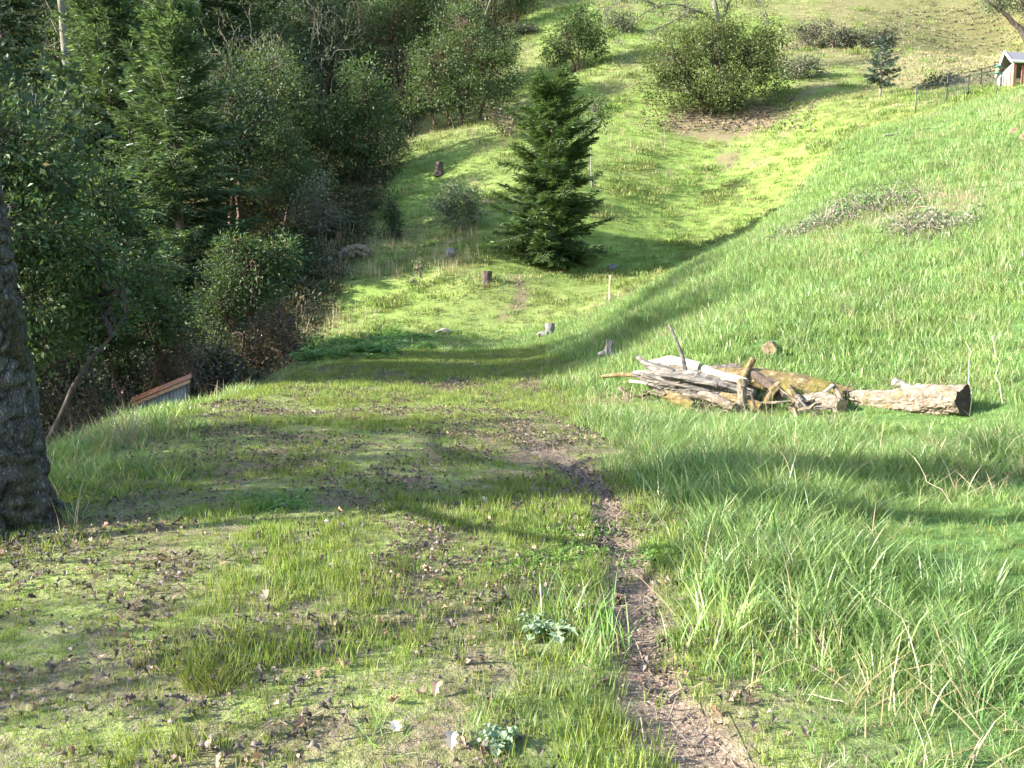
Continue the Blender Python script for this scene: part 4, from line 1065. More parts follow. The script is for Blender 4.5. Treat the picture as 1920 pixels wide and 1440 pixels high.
log_part('splinter', t, [b + (-.7, -.1, .05), b + (-.4, -.1, .3)], [.16, .12], MAT['stump_grey'], seed=48, rough=.35, n=6, seg=10)
def rock(name, label, u, v, y0, sx, sy, sz, mat, seed):
    b = ground(u, v, y0)
    rng = np.random.default_rng(seed)
    n, m = 9, 14
    ph = np.linspace(.05, np.pi - .05, n)[:, None]; th = np.linspace(0, 2 * np.pi, m, endpoint=False)[None]
    rr = 1 + .35 * (rng.random((n, m)) - .5) + .15 * np.cos(2 * th + seed) * np.sin(ph)
    V = np.stack([sx * rr * np.sin(ph) * np.cos(th), sy * rr * np.sin(ph) * np.sin(th), sz * (rr * np.cos(ph) + .55) + 0 * th], -1).reshape(-1, 3)
    i = np.arange(n - 1)[:, None] * m; j = np.arange(m)[None]; k = (j + 1) % m
    Q = np.stack([i + j, i + j + m, i + k + m, i + k], -1).reshape(-1, 4)
    obj(name, mesh_np(name, V, [Q, np.array([list(range(m))])[:, :3], np.array([[(n - 1) * m, (n - 1) * m + 1, (n - 1) * m + 2]])], mat), None, b, label=label, category='rock', group='rocks on the slope')
MAT['rock'] = wood_mat('grey_rock', (.06, .058, .06), (.15, .145, .15), (.26, .25, .25), 6, (1, 1, 1))
rock('rock', 'dark grey rock below the small round bush', 845, 483, 33, .28, .22, .22, MAT['rock'], 3)
rock('rock', 'dark rock left of the rust coloured root block', 622, 498, 33, .34, .25, .22, MAT['rock'], 4)
rock('rock', 'dark lump in shade right of conifer foot', 1148, 507, 31, .24, .2, .17, MAT['rock'], 5)
# survey stake
b = ground(1142, 571, 27)
m_st, tt, bb = new_mat('stake_wood'); bb.inputs['Base Color'].default_value = (.62, .47, .36, 1); bb.inputs['Roughness'].default_value = .8
m_tip, tt, bb = new_mat('stake_paint'); bb.inputs['Base Color'].default_value = (.70, .45, .42, 1); bb.inputs['Roughness'].default_value = .6
t = thing('survey_stake', 'thin pale wooden stake standing upright on bright slope', 'stake', b)
s_h = 52 * b[1] / FPX
mb = MB(); mb.box((0, 0, s_h * .45), (.045, .025, s_h * .9 + .1), (0, .03, 0)); obj('shaft', mb.mesh('stake', m_st), t)
mb = MB(); mb.box((.027 * s_h, 0, s_h * .945), (.049, .029, s_h * .11), (0, .03, 0)); obj('painted_tip', mb.mesh('tip', m_tip), t)
# pale sticks on the bank
b = ground(1670, 260, 15)
piece('pale_stick', 'pale stick lying on the bright upper bank', 'stick', [b + (-.24, -.05, .05), b + (0, 0, .08), b + (.26, .05, .16)], [.028, .026, .02], MAT['wood_pale'], (MAT['wood_pale'], None), 51, part='wood', seg=8, group='cut wood on the bank')
for u, v, lab in ((1899, 256, 'small cut log end on bank near right edge'), (1918, 268, 'small cut log at the right edge of bank')):
    b = ground(u, v, 14)
    piece('log_round', lab, 'log', [b + (-.02, -.12, .09), b + (.03, .12, .10)], [.10, .09], MAT['wood_bark'], (MAT['wood_cut'], None), u, n=5, seg=12, group='cut wood on the bank')

# ------------------------------------------------------------------ hut with the rusty roof in the gully
def rusty(name, c1, c2, c3, sc=5):
    m, t, b = new_mat(name)
    n = noise(t, sc, 6, .7, opos(t))
    t.links.new(ramp(t, n, [(.3, c1), (.5, c2), (.7, c3)]), b.inputs['Base Color'])
    b.inputs['Roughness'].default_value = .7
    bump(t, b, n, .2, .01)
    return m
MAT['rust'] = rusty('rusty_sheet', (.26, .08, .035), (.42, .17, .075), (.50, .26, .14))
MAT['zinc'] = rusty('old_zinc_sheet', (.13, .14, .14), (.22, .23, .23), (.32, .31, .27))
MAT['fascia'] = rusty('faded_board', (.38, .17, .08), (.52, .28, .15), (.58, .40, .25), 9)
def corrugated(name, parent, a, b_, c, waves, amp, mat, th=.004, d=None):
    """sheet from corner a along (b-a) across the waves and (c-a) along them"""
    a, b_, c = (np.asarray(q, float) for q in (a, b_, c))
    n = waves * 8 + 1
    nrm = np.cross(b_ - a, c - a); nrm /= np.linalg.norm(nrm)
    t = np.linspace(0, 1, n)[:, None]
    w_ = amp * np.sin(t * waves * 2 * np.pi) * nrm
    rows = []
    for off in (0, -th):
        for f in (0, 1):
            e = (c - a) if d is None else (c - a) * (1 - t) + (np.asarray(d, float) - b_) * t
            rows.append(a + (b_ - a) * t + e * f + w_ + nrm * off)
    V = np.concatenate(rows)
    i = np.arange(n - 1)
    Q = np.concatenate([np.stack([i, i + 1, i + 1 + n, i + n], 1), np.stack([i + 2 * n, i + 3 * n, i + 1 + 3 * n, i + 1 + 2 * n], 1),
                        np.stack([i, i + 2 * n, i + 1 + 2 * n, i + 1], 1), np.stack([i + n, i + 1 + n, i + 1 + 3 * n, i + 3 * n], 1)])
    return obj(name, mesh_np(name, V, Q, mat, smooth=True), parent)
Yh = 19.6
hp = pix(352, 712, Yh); hl = pix(258, 752, Yh)
zb = h1(hp[0] - .5, Yh) - .1
o = np.array([hp[0], Yh, 0]); wd = hp[0] - hl[0]
t = thing('hut', 'low corrugated metal hut with sloping rusty roof beyond terrace edge', 'hut', (o[0], Yh, zb), rz=.36)
O = np.array(t.location)
z1, z0 = hp[2] - zb, hl[2] - zb          # roof heights at the right and the left, over the floor
dp = .9
corrugated('roof', t, (-wd - .06, -.10, z0 + .02), (-wd - .06, dp + .1, z0 + .02), (.08, -.10, z1 + .05), 14, .010, MAT['rust'])
mb = MB()
for off, hh in ((0, .075),):
    V = [(-wd - .03, -.075, z0 - .07), (.05, -.075, z1 - .06), (.05, -.075, z1 + .02), (-wd - .03, -.075, z0 + .005)]
    V += [(x, -.05, z) for x, y, z in V]
    mb.add(V, [(0, 1, 2, 3), (7, 6, 5, 4), (0, 4, 5, 1), (1, 5, 6, 2), (2, 6, 7, 3), (3, 7, 4, 0)])
obj('fascia_board', mb.mesh('fascia', MAT['fascia']), t)
for k in range(3):      # front sheets, each cut to the slope by standing lower to the left
    xa, xb = -wd + k * wd / 3 + .005, -wd + (k + 1) * wd / 3 - .005
    zt, zt2 = (z0 + (z1 - z0) * (q + wd) / wd - .02 for q in (xa, xb))
    corrugated('wall_sheet', t, (xa, -.002 * k, 0), (xb, -.002 * k, 0), (xa, -.002 * k, zt), 5, .014, MAT['zinc'], d=(xb, -.002 * k, zt2))
corrugated('wall_sheet', t, (0, 0.01, 0), (0, dp, 0), (0, 0.01, z1 - .06), 11, .012, MAT['zinc'])
corrugated('wall_sheet', t, (-wd, 0.01, 0), (-wd, dp, 0), (-wd, 0.01, z0 - .04), 11, .012, MAT['zinc'])
mb = MB(); mb.box((.012, -.03, (z1 - .06) / 2), (.06, .05, z1 - .08)); obj('corner_post', mb.mesh('post', MAT['wood_grey']), t)

# ------------------------------------------------------------------ wire fence, gabled shelter and feeder at the upper right
m_fe, tt, bb = new_mat('dark_coated_metal'); bb.inputs['Base Color'].default_value = (.05, .056, .054, 1); bb.inputs['Roughness'].default_value = .5; bb.inputs['Metallic'].default_value = .3
def fence(label, us, Y0, Y1, vtop0, vtop1, mesh_h):
    n = len(us)
    P = []
    for k, u in enumerate(us):
        f = k / (n - 1)
        Y = Y0 + (Y1 - Y0) * f
        x = ux(u, Y)
        P.append((x, Y, h1(x, Y), vz(vtop0 + (vtop1 - vtop0) * f, Y)))
    t = thing('wire_fence', label, 'fence', (P[0][0], P[0][1], P[0][2]), 'wire fences on the upper slope')
    O = np.array(t.location)
    for (x, y, z, zt) in P:
        zt = max(zt, z + 1.0)
        mb = MB(); mb.tube([np.array((x, y, z - .2)) - O, np.array((x, y, zt)) - O], .030, 8); mb.tube([np.array((x, y, zt)) - O, np.array((x, y, zt + .03)) - O], [.05, .02], 8)
        obj('post', mb.mesh('post', m_fe, True), t)
    for (x0, y0, z0, t0), (x1, y1, z1, t1) in zip(P[:-1], P[1:]):
        A0, A1 = np.array((x0, y0, max(t0, z0 + 1) - .04)) - O, np.array((x1, y1, max(t1, z1 + 1) - .04)) - O
        B0, B1 = np.array((x0, y0, z0 + .03)) - O, np.array((x1, y1, z1 + .03)) - O
        mb = MB(); mb.tube([A0, A1], .022, 6); obj('top_rail', mb.mesh('rail', m_fe, True), t)
        w_ = MB()
        L = np.linalg.norm(A1[:2] - A0[:2]); hh = (np.linalg.norm(A0 - B0) + np.linalg.norm(A1 - B1)) / 2
        st = .065
        m = int((L + hh) / st)
        def on(a, h):
            lo = B0 + (B1 - B0) * a / L; hi = A0 + (A1 - A0) * a / L
            return lo + (hi - lo) * h / hh
        for k in range(1, m):
            d = k * st
            for sgn in (1, -1):
                a0, h0 = (d, 0) if d <= L else (L, d - L)
                a1, h1_ = (d - hh, hh) if d >= hh else (0, d)
                if sgn < 0: a0, a1 = L - a0, L - a1
                w_.tube([on(a0, h0), on(a1, h1_)], .0034, 3, cap=False)
        o_ = obj('wire_mesh', w_.mesh('wire_mesh', m_fe), t); o_['kind'] = 'stuff'
fence('low dark wire fence on crest with corner post at left', (1696, 1752, 1791, 1850, 1905), 43.5, 45.5, 158, 166, 1)
fence('taller dark wire fence behind the low fence', (1752, 1813, 1861, 1915), 47.5, 49.5, 142, 100, 1)

m_brick = rusty('red_brown_paint', (.20, .075, .05), (.27, .11, .075), (.32, .15, .11), 3)
m_cream, tt, bb = new_mat('cream_paint'); bb.inputs['Base Color'].default_value = (.42, .34, .28, 1); bb.inputs['Roughness'].default_value = .7
m_white, tt, bb = new_mat('white_paint'); bb.inputs['Base Color'].default_value = (.55, .55, .56, 1); bb.inputs['Roughness'].default_value = .6
m_roof = rusty('grey_shingle', (.085, .08, .085), (.13, .12, .13), (.17, .16, .165), 20)
m_glass, tt, bb = new_mat('window_glass'); bb.inputs['Base Color'].default_value = (.30, .33, .40, 1); bb.inputs['Roughness'].default_value = .1
Ys = 44.0
nc = pix(1902, 115, Ys); fc = pix(1876, 136, 46.6); ap = pix(1889.5, 97, 45.3)
ez = (nc[2] + fc[2]) / 2
gb = min(h1(26, 44), h1(27, 47)) - .2
t = thing('gabled_shelter', 'small gabled shelter with cream posts and grey roof at right edge', 'building', (nc[0], nc[1], gb))
O = np.array(t.location)
A = np.array([nc[0], nc[1], ez]) - O; B = np.array([fc[0], fc[1], ez]) - O
Rg = np.array([.99, .14, 0]) * 4.2
mid = (A + B) / 2; top = mid + np.array([0, 0, ap[2] - ez])
out = (B - A) / np.linalg.norm(B - A)
def slab(name, quad, th, mat):
    q = np.array(quad, float); nn = np.cross(q[1] - q[0], q[3] - q[0]); nn /= np.linalg.norm(nn)
    V = np.concatenate([q, q - nn * th])
    return obj(name, mesh_np(name, V, np.array([(0, 1, 2, 3), (7, 6, 5, 4), (0, 4, 5, 1), (1, 5, 6, 2), (2, 6, 7, 3), (3, 7, 4, 0)]), mat), t)
lft = -np.array([.99, .14, 0]) * .18
dn = np.array([0, 0, -.12])
Ae = A - out * .2 + dn; Be = B + out * .2 + dn
slab('roof_slope', [Ae + lft, Ae + Rg, top + Rg, top + lft], .06, m_roof)
slab('roof_slope', [Be + Rg, Be + lft, top + lft, top + Rg], .06, m_roof)
def plank(name, p, q, w_, mat):
    mb = MB(); mb.tube([np.asarray(p), np.asarray(q)], w_ * .7, 4); return obj(name, mb.mesh(name, mat), t)
l2 = lft * 1.15
plank('gable_board', Ae + l2, top + l2, .09, m_white); plank('gable_board', Be + l2, top + l2, .09, m_white)
plank('eave_board', Ae + l2 - out * .06, Ae + Rg - out * .06, .09, m_white)
plank('tie_beam', A + lft * .2 + dn * 1.3, B + lft * .2 + dn * 1.3, .10, m_white)
for k in range(5):
    p = A + (B - A) * k / 4
    mb = MB(); mb.box((p[0], p[1], (p[2] - .2) / 2), (.16, .16, p[2] - .22), (0, 0, .2)); obj('post', mb.mesh('post', m_brick if k % 2 == 0 and k < 1 else m_cream), t)
mb = MB(); c = A + Rg * .55; mb.box((c[0], c[1] + .1, (c[2] - .2) / 2), (3.6, .08, c[2] - .2), (0, 0, .14)); obj('wall', mb.mesh('wall', m_brick), t)
c = A + Rg * .2; mb = MB(); mb.box((c[0] + .03, c[1] + .02, c[2] - .85), (.55, .05, .8), (0, 0, .14)); wf = obj('window', mb.mesh('window', m_white), t)
mb = MB(); mb.box((c[0] + .03, c[1] - .02, c[2] - .85), (.42, .04, .66), (0, 0, .14)); obj('pane', mb.mesh('pane', m_glass), wf)
p = pix(1871, 131, 43.2); gbz = h1(p[0], p[1])
m_gr, tt, bb = new_mat('green_plastic'); bb.inputs['Base Color'].default_value = (.03, .16, .12, 1); bb.inputs['Roughness'].default_value = .4
m_seed, tt, bb = new_mat('feeder_tube'); bb.inputs['Base Color'].default_value = (.22, .2, .12, 1); bb.inputs['Roughness'].default_value = .3
t = thing('bird_feeder', 'green topped bird feeder on a thin pole beside shelter', 'feeder', (p[0], p[1], gbz))
zf = p[2] - gbz
mb = MB(); mb.tube([(0, 0, zf + .13), (0, 0, zf + .17), (0, 0, zf + .25)], [.20, .16, .02], 12); obj('feeder_roof', mb.mesh('feeder_roof', m_gr, True), t)
mb = MB(); mb.tube([(0, 0, zf - .14), (0, 0, zf + .13)], .10, 12); obj('seed_tube', mb.mesh('seed_tube', m_seed, True), t)
mb = MB(); mb.tube([(0, 0, zf - .18), (0, 0, zf - .14)], [.14, .15], 12); obj('tray', mb.mesh('tray', m_gr, True), t)
mb = MB(); mb.tube([(0, 0, -.2), (0, 0, zf - .17)], .018, 6); obj('pole', mb.mesh('pole', m_fe, True), t)

# ------------------------------------------------------------------ grass, leaves and weeds scattered as masses
def blades(n, r, hmin, hmax, wd, lean, rng, seg=3, curl=.5):
    mb = MB()
    for k in range(n):
        a = rng.random() * 6.283; rad = r * math.sqrt(rng.random())
        p0 = np.array([rad * math.cos(a), rad * math.sin(a), -.01])
        az = rng.random() * 6.283 if rng.random() < .5 else a + rng.normal() * .6
        L = hmin + (hmax - hmin) * rng.random() ** 1.3
        le = lean * (.3 + rng.random()); cu = curl * (.3 + rng.random())
        hd = np.array([math.cos(az), math.sin(az), 0])
        s = np.linspace(0, 1, seg + 1)
        ang = le + cu * s
        pts = [p0]
        for i in range(seg):
            pts.append(pts[-1] + (hd * math.sin(ang[i]) + np.array([0, 0, math.cos(ang[i])])) * L / seg)
        pts = np.array(pts)
        fa = rng.random() * 6.283
        sd = np.array([math.cos(fa), math.sin(fa), 0]) * wd * (.7 + .6 * rng.random()) * .5
        wv = np.array([1, .9, .62, 0])[:seg + 1] if seg == 3 else np.array([1, .75, 0])
        V = []
        for i in range(seg):
            V += [pts[i] - sd * wv[i], pts[i] + sd * wv[i]]
        V.append(pts[-1])
        Q = [(2 * i, 2 * i + 1, 2 * i + 3, 2 * i + 2) for i in range(seg - 1)]
        mb.add(V, Q, [(2 * seg - 2, 2 * seg - 1, 2 * seg)], rng.random())
    return mb
PROTO = bpy.data.collections.new('scatter_kinds')
def proto(name, me):
    o = bpy.data.objects.new(name, me)
    return o
def scatter(name, protos, P, yaw, scl, pick, label=None, tilt=None):
    """one mass object: copies of a few small clumps set on points"""
    n = len(P)
    if n == 0: return
    col = bpy.data.collections.new(name + '_kinds')
    for i, me in enumerate(protos):
        o = bpy.data.objects.new('%s_kind_%02d' % (name, i), me)
        col.objects.link(o)
    me = bpy.data.meshes.new(name)
    me.vertices.add(n)
    me.vertices.foreach_set('co', np.asarray(P, np.float32).ravel())
    rot = np.zeros((n, 3), np.float32); rot[:, 2] = yaw
    if tilt is not None: rot[:, :2] = tilt
    a = me.attributes.new('rot', 'FLOAT_VECTOR', 'POINT'); a.data.foreach_set('vector', rot.ravel())
    a = me.attributes.new('scl', 'FLOAT', 'POINT'); a.data.foreach_set('value', np.asarray(scl, np.float32))
    a = me.attributes.new('pick', 'INT', 'POINT'); a.data.foreach_set('value', np.asarray(pick, np.int32))
    o = obj(name, me, kind='stuff')
    if label: o['label'] = label
    g = bpy.data.node_groups.new(name, 'GeometryNodeTree')
    g.interface.new_socket('Geometry', in_out='INPUT', socket_type='NodeSocketGeometry')
    g.interface.new_socket('Geometry', in_out='OUTPUT', socket_type='NodeSocketGeometry')
    gi, go = g.nodes.new('NodeGroupInput'), g.nodes.new('NodeGroupOutput')
    mp = g.nodes.new('GeometryNodeMeshToPoints')
    ip = g.nodes.new('GeometryNodeInstanceOnPoints')
    ci = g.nodes.new('GeometryNodeCollectionInfo')
    ci.inputs['Collection'].default_value = col
    ci.inputs['Separate Children'].default_value = True
    ci.inputs['Reset Children'].default_value = True
    def na(nm, typ):
        q = g.nodes.new('GeometryNodeInputNamedAttribute'); q.data_type = typ; q.inputs[0].default_value = nm
        return q.outputs[0]
    L = g.links.new
    L(gi.outputs[0], mp.inputs['Mesh']); L(mp.outputs[0], ip.inputs['Points'])
    L(ci.outputs[0], ip.inputs['Instance']); ip.inputs['Pick Instance'].default_value = True
    L(na('pick', 'INT'), ip.inputs['Instance Index'])
    er = g.nodes.new('FunctionNodeEulerToRotation'); L(na('rot', 'FLOAT_VECTOR'), er.inputs[0]); L(er.outputs[0], ip.inputs['Rotation'])
    L(na('scl', 'FLOAT'), ip.inputs['Scale'])
    L(ip.outputs[0], go.inputs[0])
    md = o.modifiers.new('scatter', 'NODES'); md.node_group = g
    return o
def heap_low(x, y):                       # grass trodden low around the log heap
    d = dist_poly(x, y, [gp(1170, 760), gp(1380, 785), gp(1600, 785), gp(1790, 790)])
    return .38 + .62 * sstep(.35, 1.0, d)
def pts_in(n, x0, x1, y0, y1, rng, margin=1.6):
    x = x0 + (x1 - x0) * rng.random(n); y = y0 + (y1 - y0) * rng.random(n)
    k = np.abs(x) < .62 * y + margin
    return x[k], y[k]
def put(x, y, dz=0.0):
    return np.stack([x, y, HF(x, y) + dz], 1)
gr = np.random.default_rng(2024)
MAT['g_short'] = leaf_mat('short_grass', [(0, (.10, .165, .03)), (.5, (.165, .25, .045)), (.85, (.235, .305, .075)), (1, (.36, .31, .17))], .42, .55, (.16, .20, .05), .9, True, spec=.25)
MAT['g_lush'] = leaf_mat('tall_grass', [(0, (.095, .175, .05)), (.5, (.16, .275, .08)), (.80, (.225, .34, .115)), (.88, (.32, .37, .19)), (1, (.50, .46, .31))], .42, .40, (.17, .26, .075), .5, True, spec=.45)
MAT['g_hill'] = leaf_mat('hill_grass', [(0, (.08, .15, .03)), (.5, (.135, .23, .05)), (.88, (.205, .28, .075)), (1, (.36, .30, .16))], .42, .6, (.19, .20, .08), .35, True, spec=.2)
MAT['g_weed'] = leaf_mat('green_weed', [(0, (.08, .17, .045)), (1, (.16, .29, .085))], .42, .5, spec=.3)
short_p = [blades(16, .055, .025, .085, .0042, .25, gr, 2, .5).mesh('short_tuft%d' % k, MAT['g_short']) for k in range(5)]
lush_p = [blades(26, .09, .10, .30, .0065, .28, gr, 3, 1.3).mesh('tall_tuft%d' % k, MAT['g_lush']) for k in range(6)]
lush_p += [blades(34, .10, .08, .34, .0032, .4, gr, 3, 1.0).mesh('fine_tuft%d' % k, MAT['g_lush']) for k in range(3)] + [blades(22, .12, .12, .34, .0055, 1.0, gr, 3, .7).mesh('lying_tuft%d' % k, MAT['g_lush']) for k in range(3)]
lush_f = [blades(34, .20, .10, .27, .012, .3, gr, 2, 1.1).mesh('bank_tuft%d' % k, MAT['g_lush']) for k in range(5)]
hill_p = [blades(40, .30, .05, .15, .022, .35, gr, 2, .8).mesh('hill_tuft%d' % k, MAT['g_hill']) for k in range(5)]
straw_p = [blades(7, .10, .15, .42, .005, .7, gr, 3, .8).mesh('straw_tuft%d' % k, MAT['straw']) for k in range(4)]
straw_t = [blades(5, .12, .30, .75, .010, .12, gr, 3, .3).mesh('stalk_tuft%d' % k, MAT['straw']) for k in range(4)]

# short grass on the terrace
x, y = pts_in(52000, -6, 4, 2.0, 13, gr); m = masks(x, y)
keep = gr.random(len(x)) < np.clip((m['terr'] + .35 * (m['lush'] > .1)), 0, 1) * (1 - .96 * np.clip(m['soil'] * 1.3, 0, 1)) * (1 - .62 * m['litter']) * np.clip(.3 + 1.3 * fbm(x, y, .45, 3, 8.8), 0, 1) * (1 - .6 * np.exp(-((y - 8.9) / 1.8) ** 2))
x, y = x[keep], y[keep]; n = len(x)
P1 = put(x, y); s1 = (.35 + 1.15 * gr.random(n)) * (.48 + .62 * sstep(.35, .7, fbm(x, y, .8, 2, 6.6)))
x, y = pts_in(24000, -6.5, 5, 13, 31, gr); m = masks(x, y)
keep = gr.random(len(x)) < m['terr'] * (1 - .9 * m['soil']) * (1 - .7 * m['litter'])
x, y = x[keep], y[keep]
P2 = put(x, y)
P = np.concatenate([P1, P2]); s = np.concatenate([s1, 1.0 + .9 * gr.random(len(P2))]); n = len(P)
scatter('short_grass', short_p, P, gr.random(n) * 6.28, s, gr.integers(0, 5, n), 'short yellow green grass of the terrace')
# tall grass to the right, on the bank and along the left edge
x, y = pts_in(26000, -7, 9, 2.0, 11, gr); m = masks(x, y)
dens = m['lush'] * (1 - m['soil']) * np.clip(.1 + 1.5 * fbm(x, y, .9, 3, 3.3), 0, 1)
keep = gr.random(len(x)) < dens
x, y = x[keep], y[keep]; n = len(x)
scatter('tall_grass', lush_p, put(x, y), gr.random(n) * 6.28, (.4 + .8 * gr.random(n)) * (.45 + .85 * sstep(.36, .66, fbm(x, y, 1.1, 3, 5.5))) * heap_low(x, y), gr.integers(0, 12, n), 'long blue green grass in the foreground')
x, y = pts_in(60000, -8, 21, 9.5, 33, gr); m = masks(x, y)
keep = gr.random(len(x)) < m['lush'] * (1 - .6 * m['dry']) * np.clip(.25 + 1.2 * fbm(x, y, 1.6, 3, 3.3), 0, 1)
x, y = x[keep], y[keep]; n = len(x)
scatter('bank_grass', lush_f, put(x, y), gr.random(n) * 6.28, (.4 + .8 * gr.random(n) * (.4 + fbm(x, y, 2.2, 2, 5.5))) * heap_low(x, y) * (1 - .5 * sstep(-4.6, -5.2, x) * sstep(11, 12.5, y)), gr.integers(0, 5, n), 'thick green grass over the bank')
# hillside
x, y = pts_in(90000, -45, 62, 27, 100, gr, 3); m = masks(x, y)
keep = gr.random(len(x)) < (1 - m['terr']) * (1 - m['lush']) * (1 - .97 * m['soil']) * (1 - .80 * m['litter']) * (1 - .93 * m['wood']) * np.clip(.3 + 1.2 * fbm(x, y, 2.4, 3, 3.3), 0, 1) * np.clip(1.3 - y / 110, .2, 1)
x, y = x[keep], y[keep]; n = len(x)
scatter('hill_grass', hill_p, put(x, y), gr.random(n) * 6.28, (.35 + .8 * gr.random(n) + .9 * sstep(.5, .75, fbm(x, y, 1.6, 3, 44.))) * (.8 + y / 120), gr.integers(0, 5, n), 'bright grass of the hillside')
# straw
x, y = pts_in(20000, -7, 20, 2.0, 32, gr); m = masks(x, y)
keep = gr.random(len(x)) < np.clip(m['lush'] * .8 * sstep(.40, .55, fbm(x, y, 1.2, 2, 12.)) + m['dry'] * 1.0, 0, 1)
x, y = x[keep], y[keep]; n = len(x)
xb = np.concatenate([[ux(u, 12) for u in (1200, 1230, 1260, 1300, 1330, 1350, 1380, 1410, 1450)] + gr.normal(size=9) * .1]); yb = 11.2 + gr.random(9) * .3
P = np.concatenate([put(x, y), put(xb, yb)]); n = len(P)
scatter('dry_straw', straw_p, P, gr.random(n) * 6.28, .7 + .8 * gr.random(n), gr.integers(0, 4, n), 'dead pale straw among the grass')
xs, ys = [], []
for (u0, u1, v0, v1, k, y0) in ((590, 900, 440, 530, 420, 30), (640, 1000, 195, 275, 220, 38), (560, 700, 590, 650, 60, 22), (960, 1000, 430, 480, 30, 32), (1140, 1260, 240, 290, 60, 38)):
    for j in range(k):
        q = ground(u0 + (u1 - u0) * gr.random(), v0 + (v1 - v0) * gr.random(), y0)
        xs.append(q[0]); ys.append(q[1])
x, y = np.array(xs), np.array(ys); n = len(x)
scatter('dry_stalks', straw_t, put(x, y), gr.random(n) * 6.28, .6 + .8 * gr.random(n), gr.integers(0, 4, n), 'dead upright stalks on the slopes')

# dead grass and drab tussocks on the hillside
hill_d = [blades(26, .28, .08, .26, .018, .5, gr, 2, .7).mesh('drab_tuft%d' % k, MAT['straw']) for k in range(3)]
x, y = pts_in(30000, -30, 50, 30, 95, gr, 3); m = masks(x, y)
keep = gr.random(len(x)) < (1 - m['wood']) * (.02 + .5 * sstep(.52, .68, fbm(x, y, 3.0, 3, 51.)) + .5 * m['litter'] + .18 * m['soil'])
x, y = x[keep], y[keep]; n = len(x)
scatter('drab_grass', hill_d, put(x, y), gr.random(n) * 6.28, .5 + .7 * gr.random(n), gr.integers(0, 3, n), 'dead drab tussocks scattered over the hillside')
# fallen leaves: lobed, curled
def oak_leaf(rng, L, mat):
    k = 13
    t = np.linspace(0, 1, k)
    wv = .25 * np.sin(np.pi * t ** .8) * (1 + .42 * np.cos(t * 7 * np.pi + rng.random() * 2)) + .012
    curl = rng.normal() * .7; cup = .3 + .7 * rng.random()
    mid = np.stack([t * L, 0 * t, curl * L * t * (1 - t) + .10 * L * np.sin(t * 5 + rng.random() * 6)], 1)
    V = []
    for s in (-1, 0, 1):
        q = mid.copy(); q[:, 1] += s * wv * L
        q[:, 2] += abs(s) * wv * L * cup * (1 + rng.normal() * .4) + .004
        V.append(q)
    V = np.concatenate(V)
    i = np.arange(k - 1)
    Q = np.concatenate([np.stack([i, i + 1, i + 1 + k, i + k], 1), np.stack([i + k, i + 1 + k, i + 1 + 2 * k, i + 2 * k], 1)])
    mb = MB(); mb.add(V - np.array([L / 2, 0, 0]), Q, None, rng.random())
    return mb
MAT['dead_leaf'] = leaf_mat('dead_leaf', [(0, (.045, .035, .03)), (.35, (.105, .083, .07)), (.65, (.18, .14, .11)), (.85, (.26, .17, .11)), (1, (.42, .35, .28))], .15, .6, inst=True, spec=.3)
leaf_p = [oak_leaf(gr, .085, None).mesh('dead_leaf%d' % k, MAT['dead_leaf']) for k in range(9)]
x, y = pts_in(190000, -6, 5, 2.0, 24, gr); m = masks(x, y)
keep = gr.random(len(x)) < np.clip(m['litter'] * .8 + m['soil'] * .6 * (m['terr'] > .05) + m['path'] * 1.6 + m['terr'] * .7 + .004, 0, 1) * np.clip(fbm(x, y, .5, 2, 15.) * 2.2 - .5, 0, 1)
x, y = x[keep], y[keep]; n = len(x)
scatter('leaf_litter', leaf_p, put(x, y, .008 + .012 * gr.random(n)), gr.random(n) * 6.28, .2 + .45 * gr.random(n) ** 2, gr.integers(0, 9, n), 'dead brown leaves strewn over the terrace', gr.normal(size=(n, 2)) * .35)
x, y = [], []
for j in range(2600):
    if j % 2: q = ground(1660 + 260 * gr.random(), 20 + 150 * gr.random(), 48)
    else: q = ground(1200 + 330 * gr.random(), 190 + 60 * gr.random(), 36)
    x.append(q[0]); y.append(q[1])
x, y = np.array(x), np.array(y); n = len(x)
scatter('slope_litter', leaf_p, put(x, y, .02), gr.random(n) * 6.28, 1.2 + 1.6 * gr.random(n), gr.integers(0, 9, n), 'dead leaves on brown upper slope', gr.normal(size=(n, 2)) * .5)
# twigs on path and terrace
tw_p = []
for k in range(4):
    mb = MB(); mb.tube(bend((-.09, 0, .006), (.09, .01, .012), 5, .02, gr, .5), np.linspace(.004, .002, 5), 4, a=.5); tw_p.append(mb.mesh('twig%d' % k, MAT['twig_dry']))
x, y = pts_in(9000, -5, 3, 2.0, 12, gr); m = masks(x, y)
keep = gr.random(len(x)) < np.clip(m['path'] * 1.0 + m['litter'] * .16, 0, 1); x, y = x[keep], y[keep]; n = len(x)
scatter('twig_litter', tw_p, put(x, y, .004), gr.random(n) * 6.28, .3 + .9 * gr.random(n), gr.integers(0, 4, n), 'small dead twigs on the bare footpath')
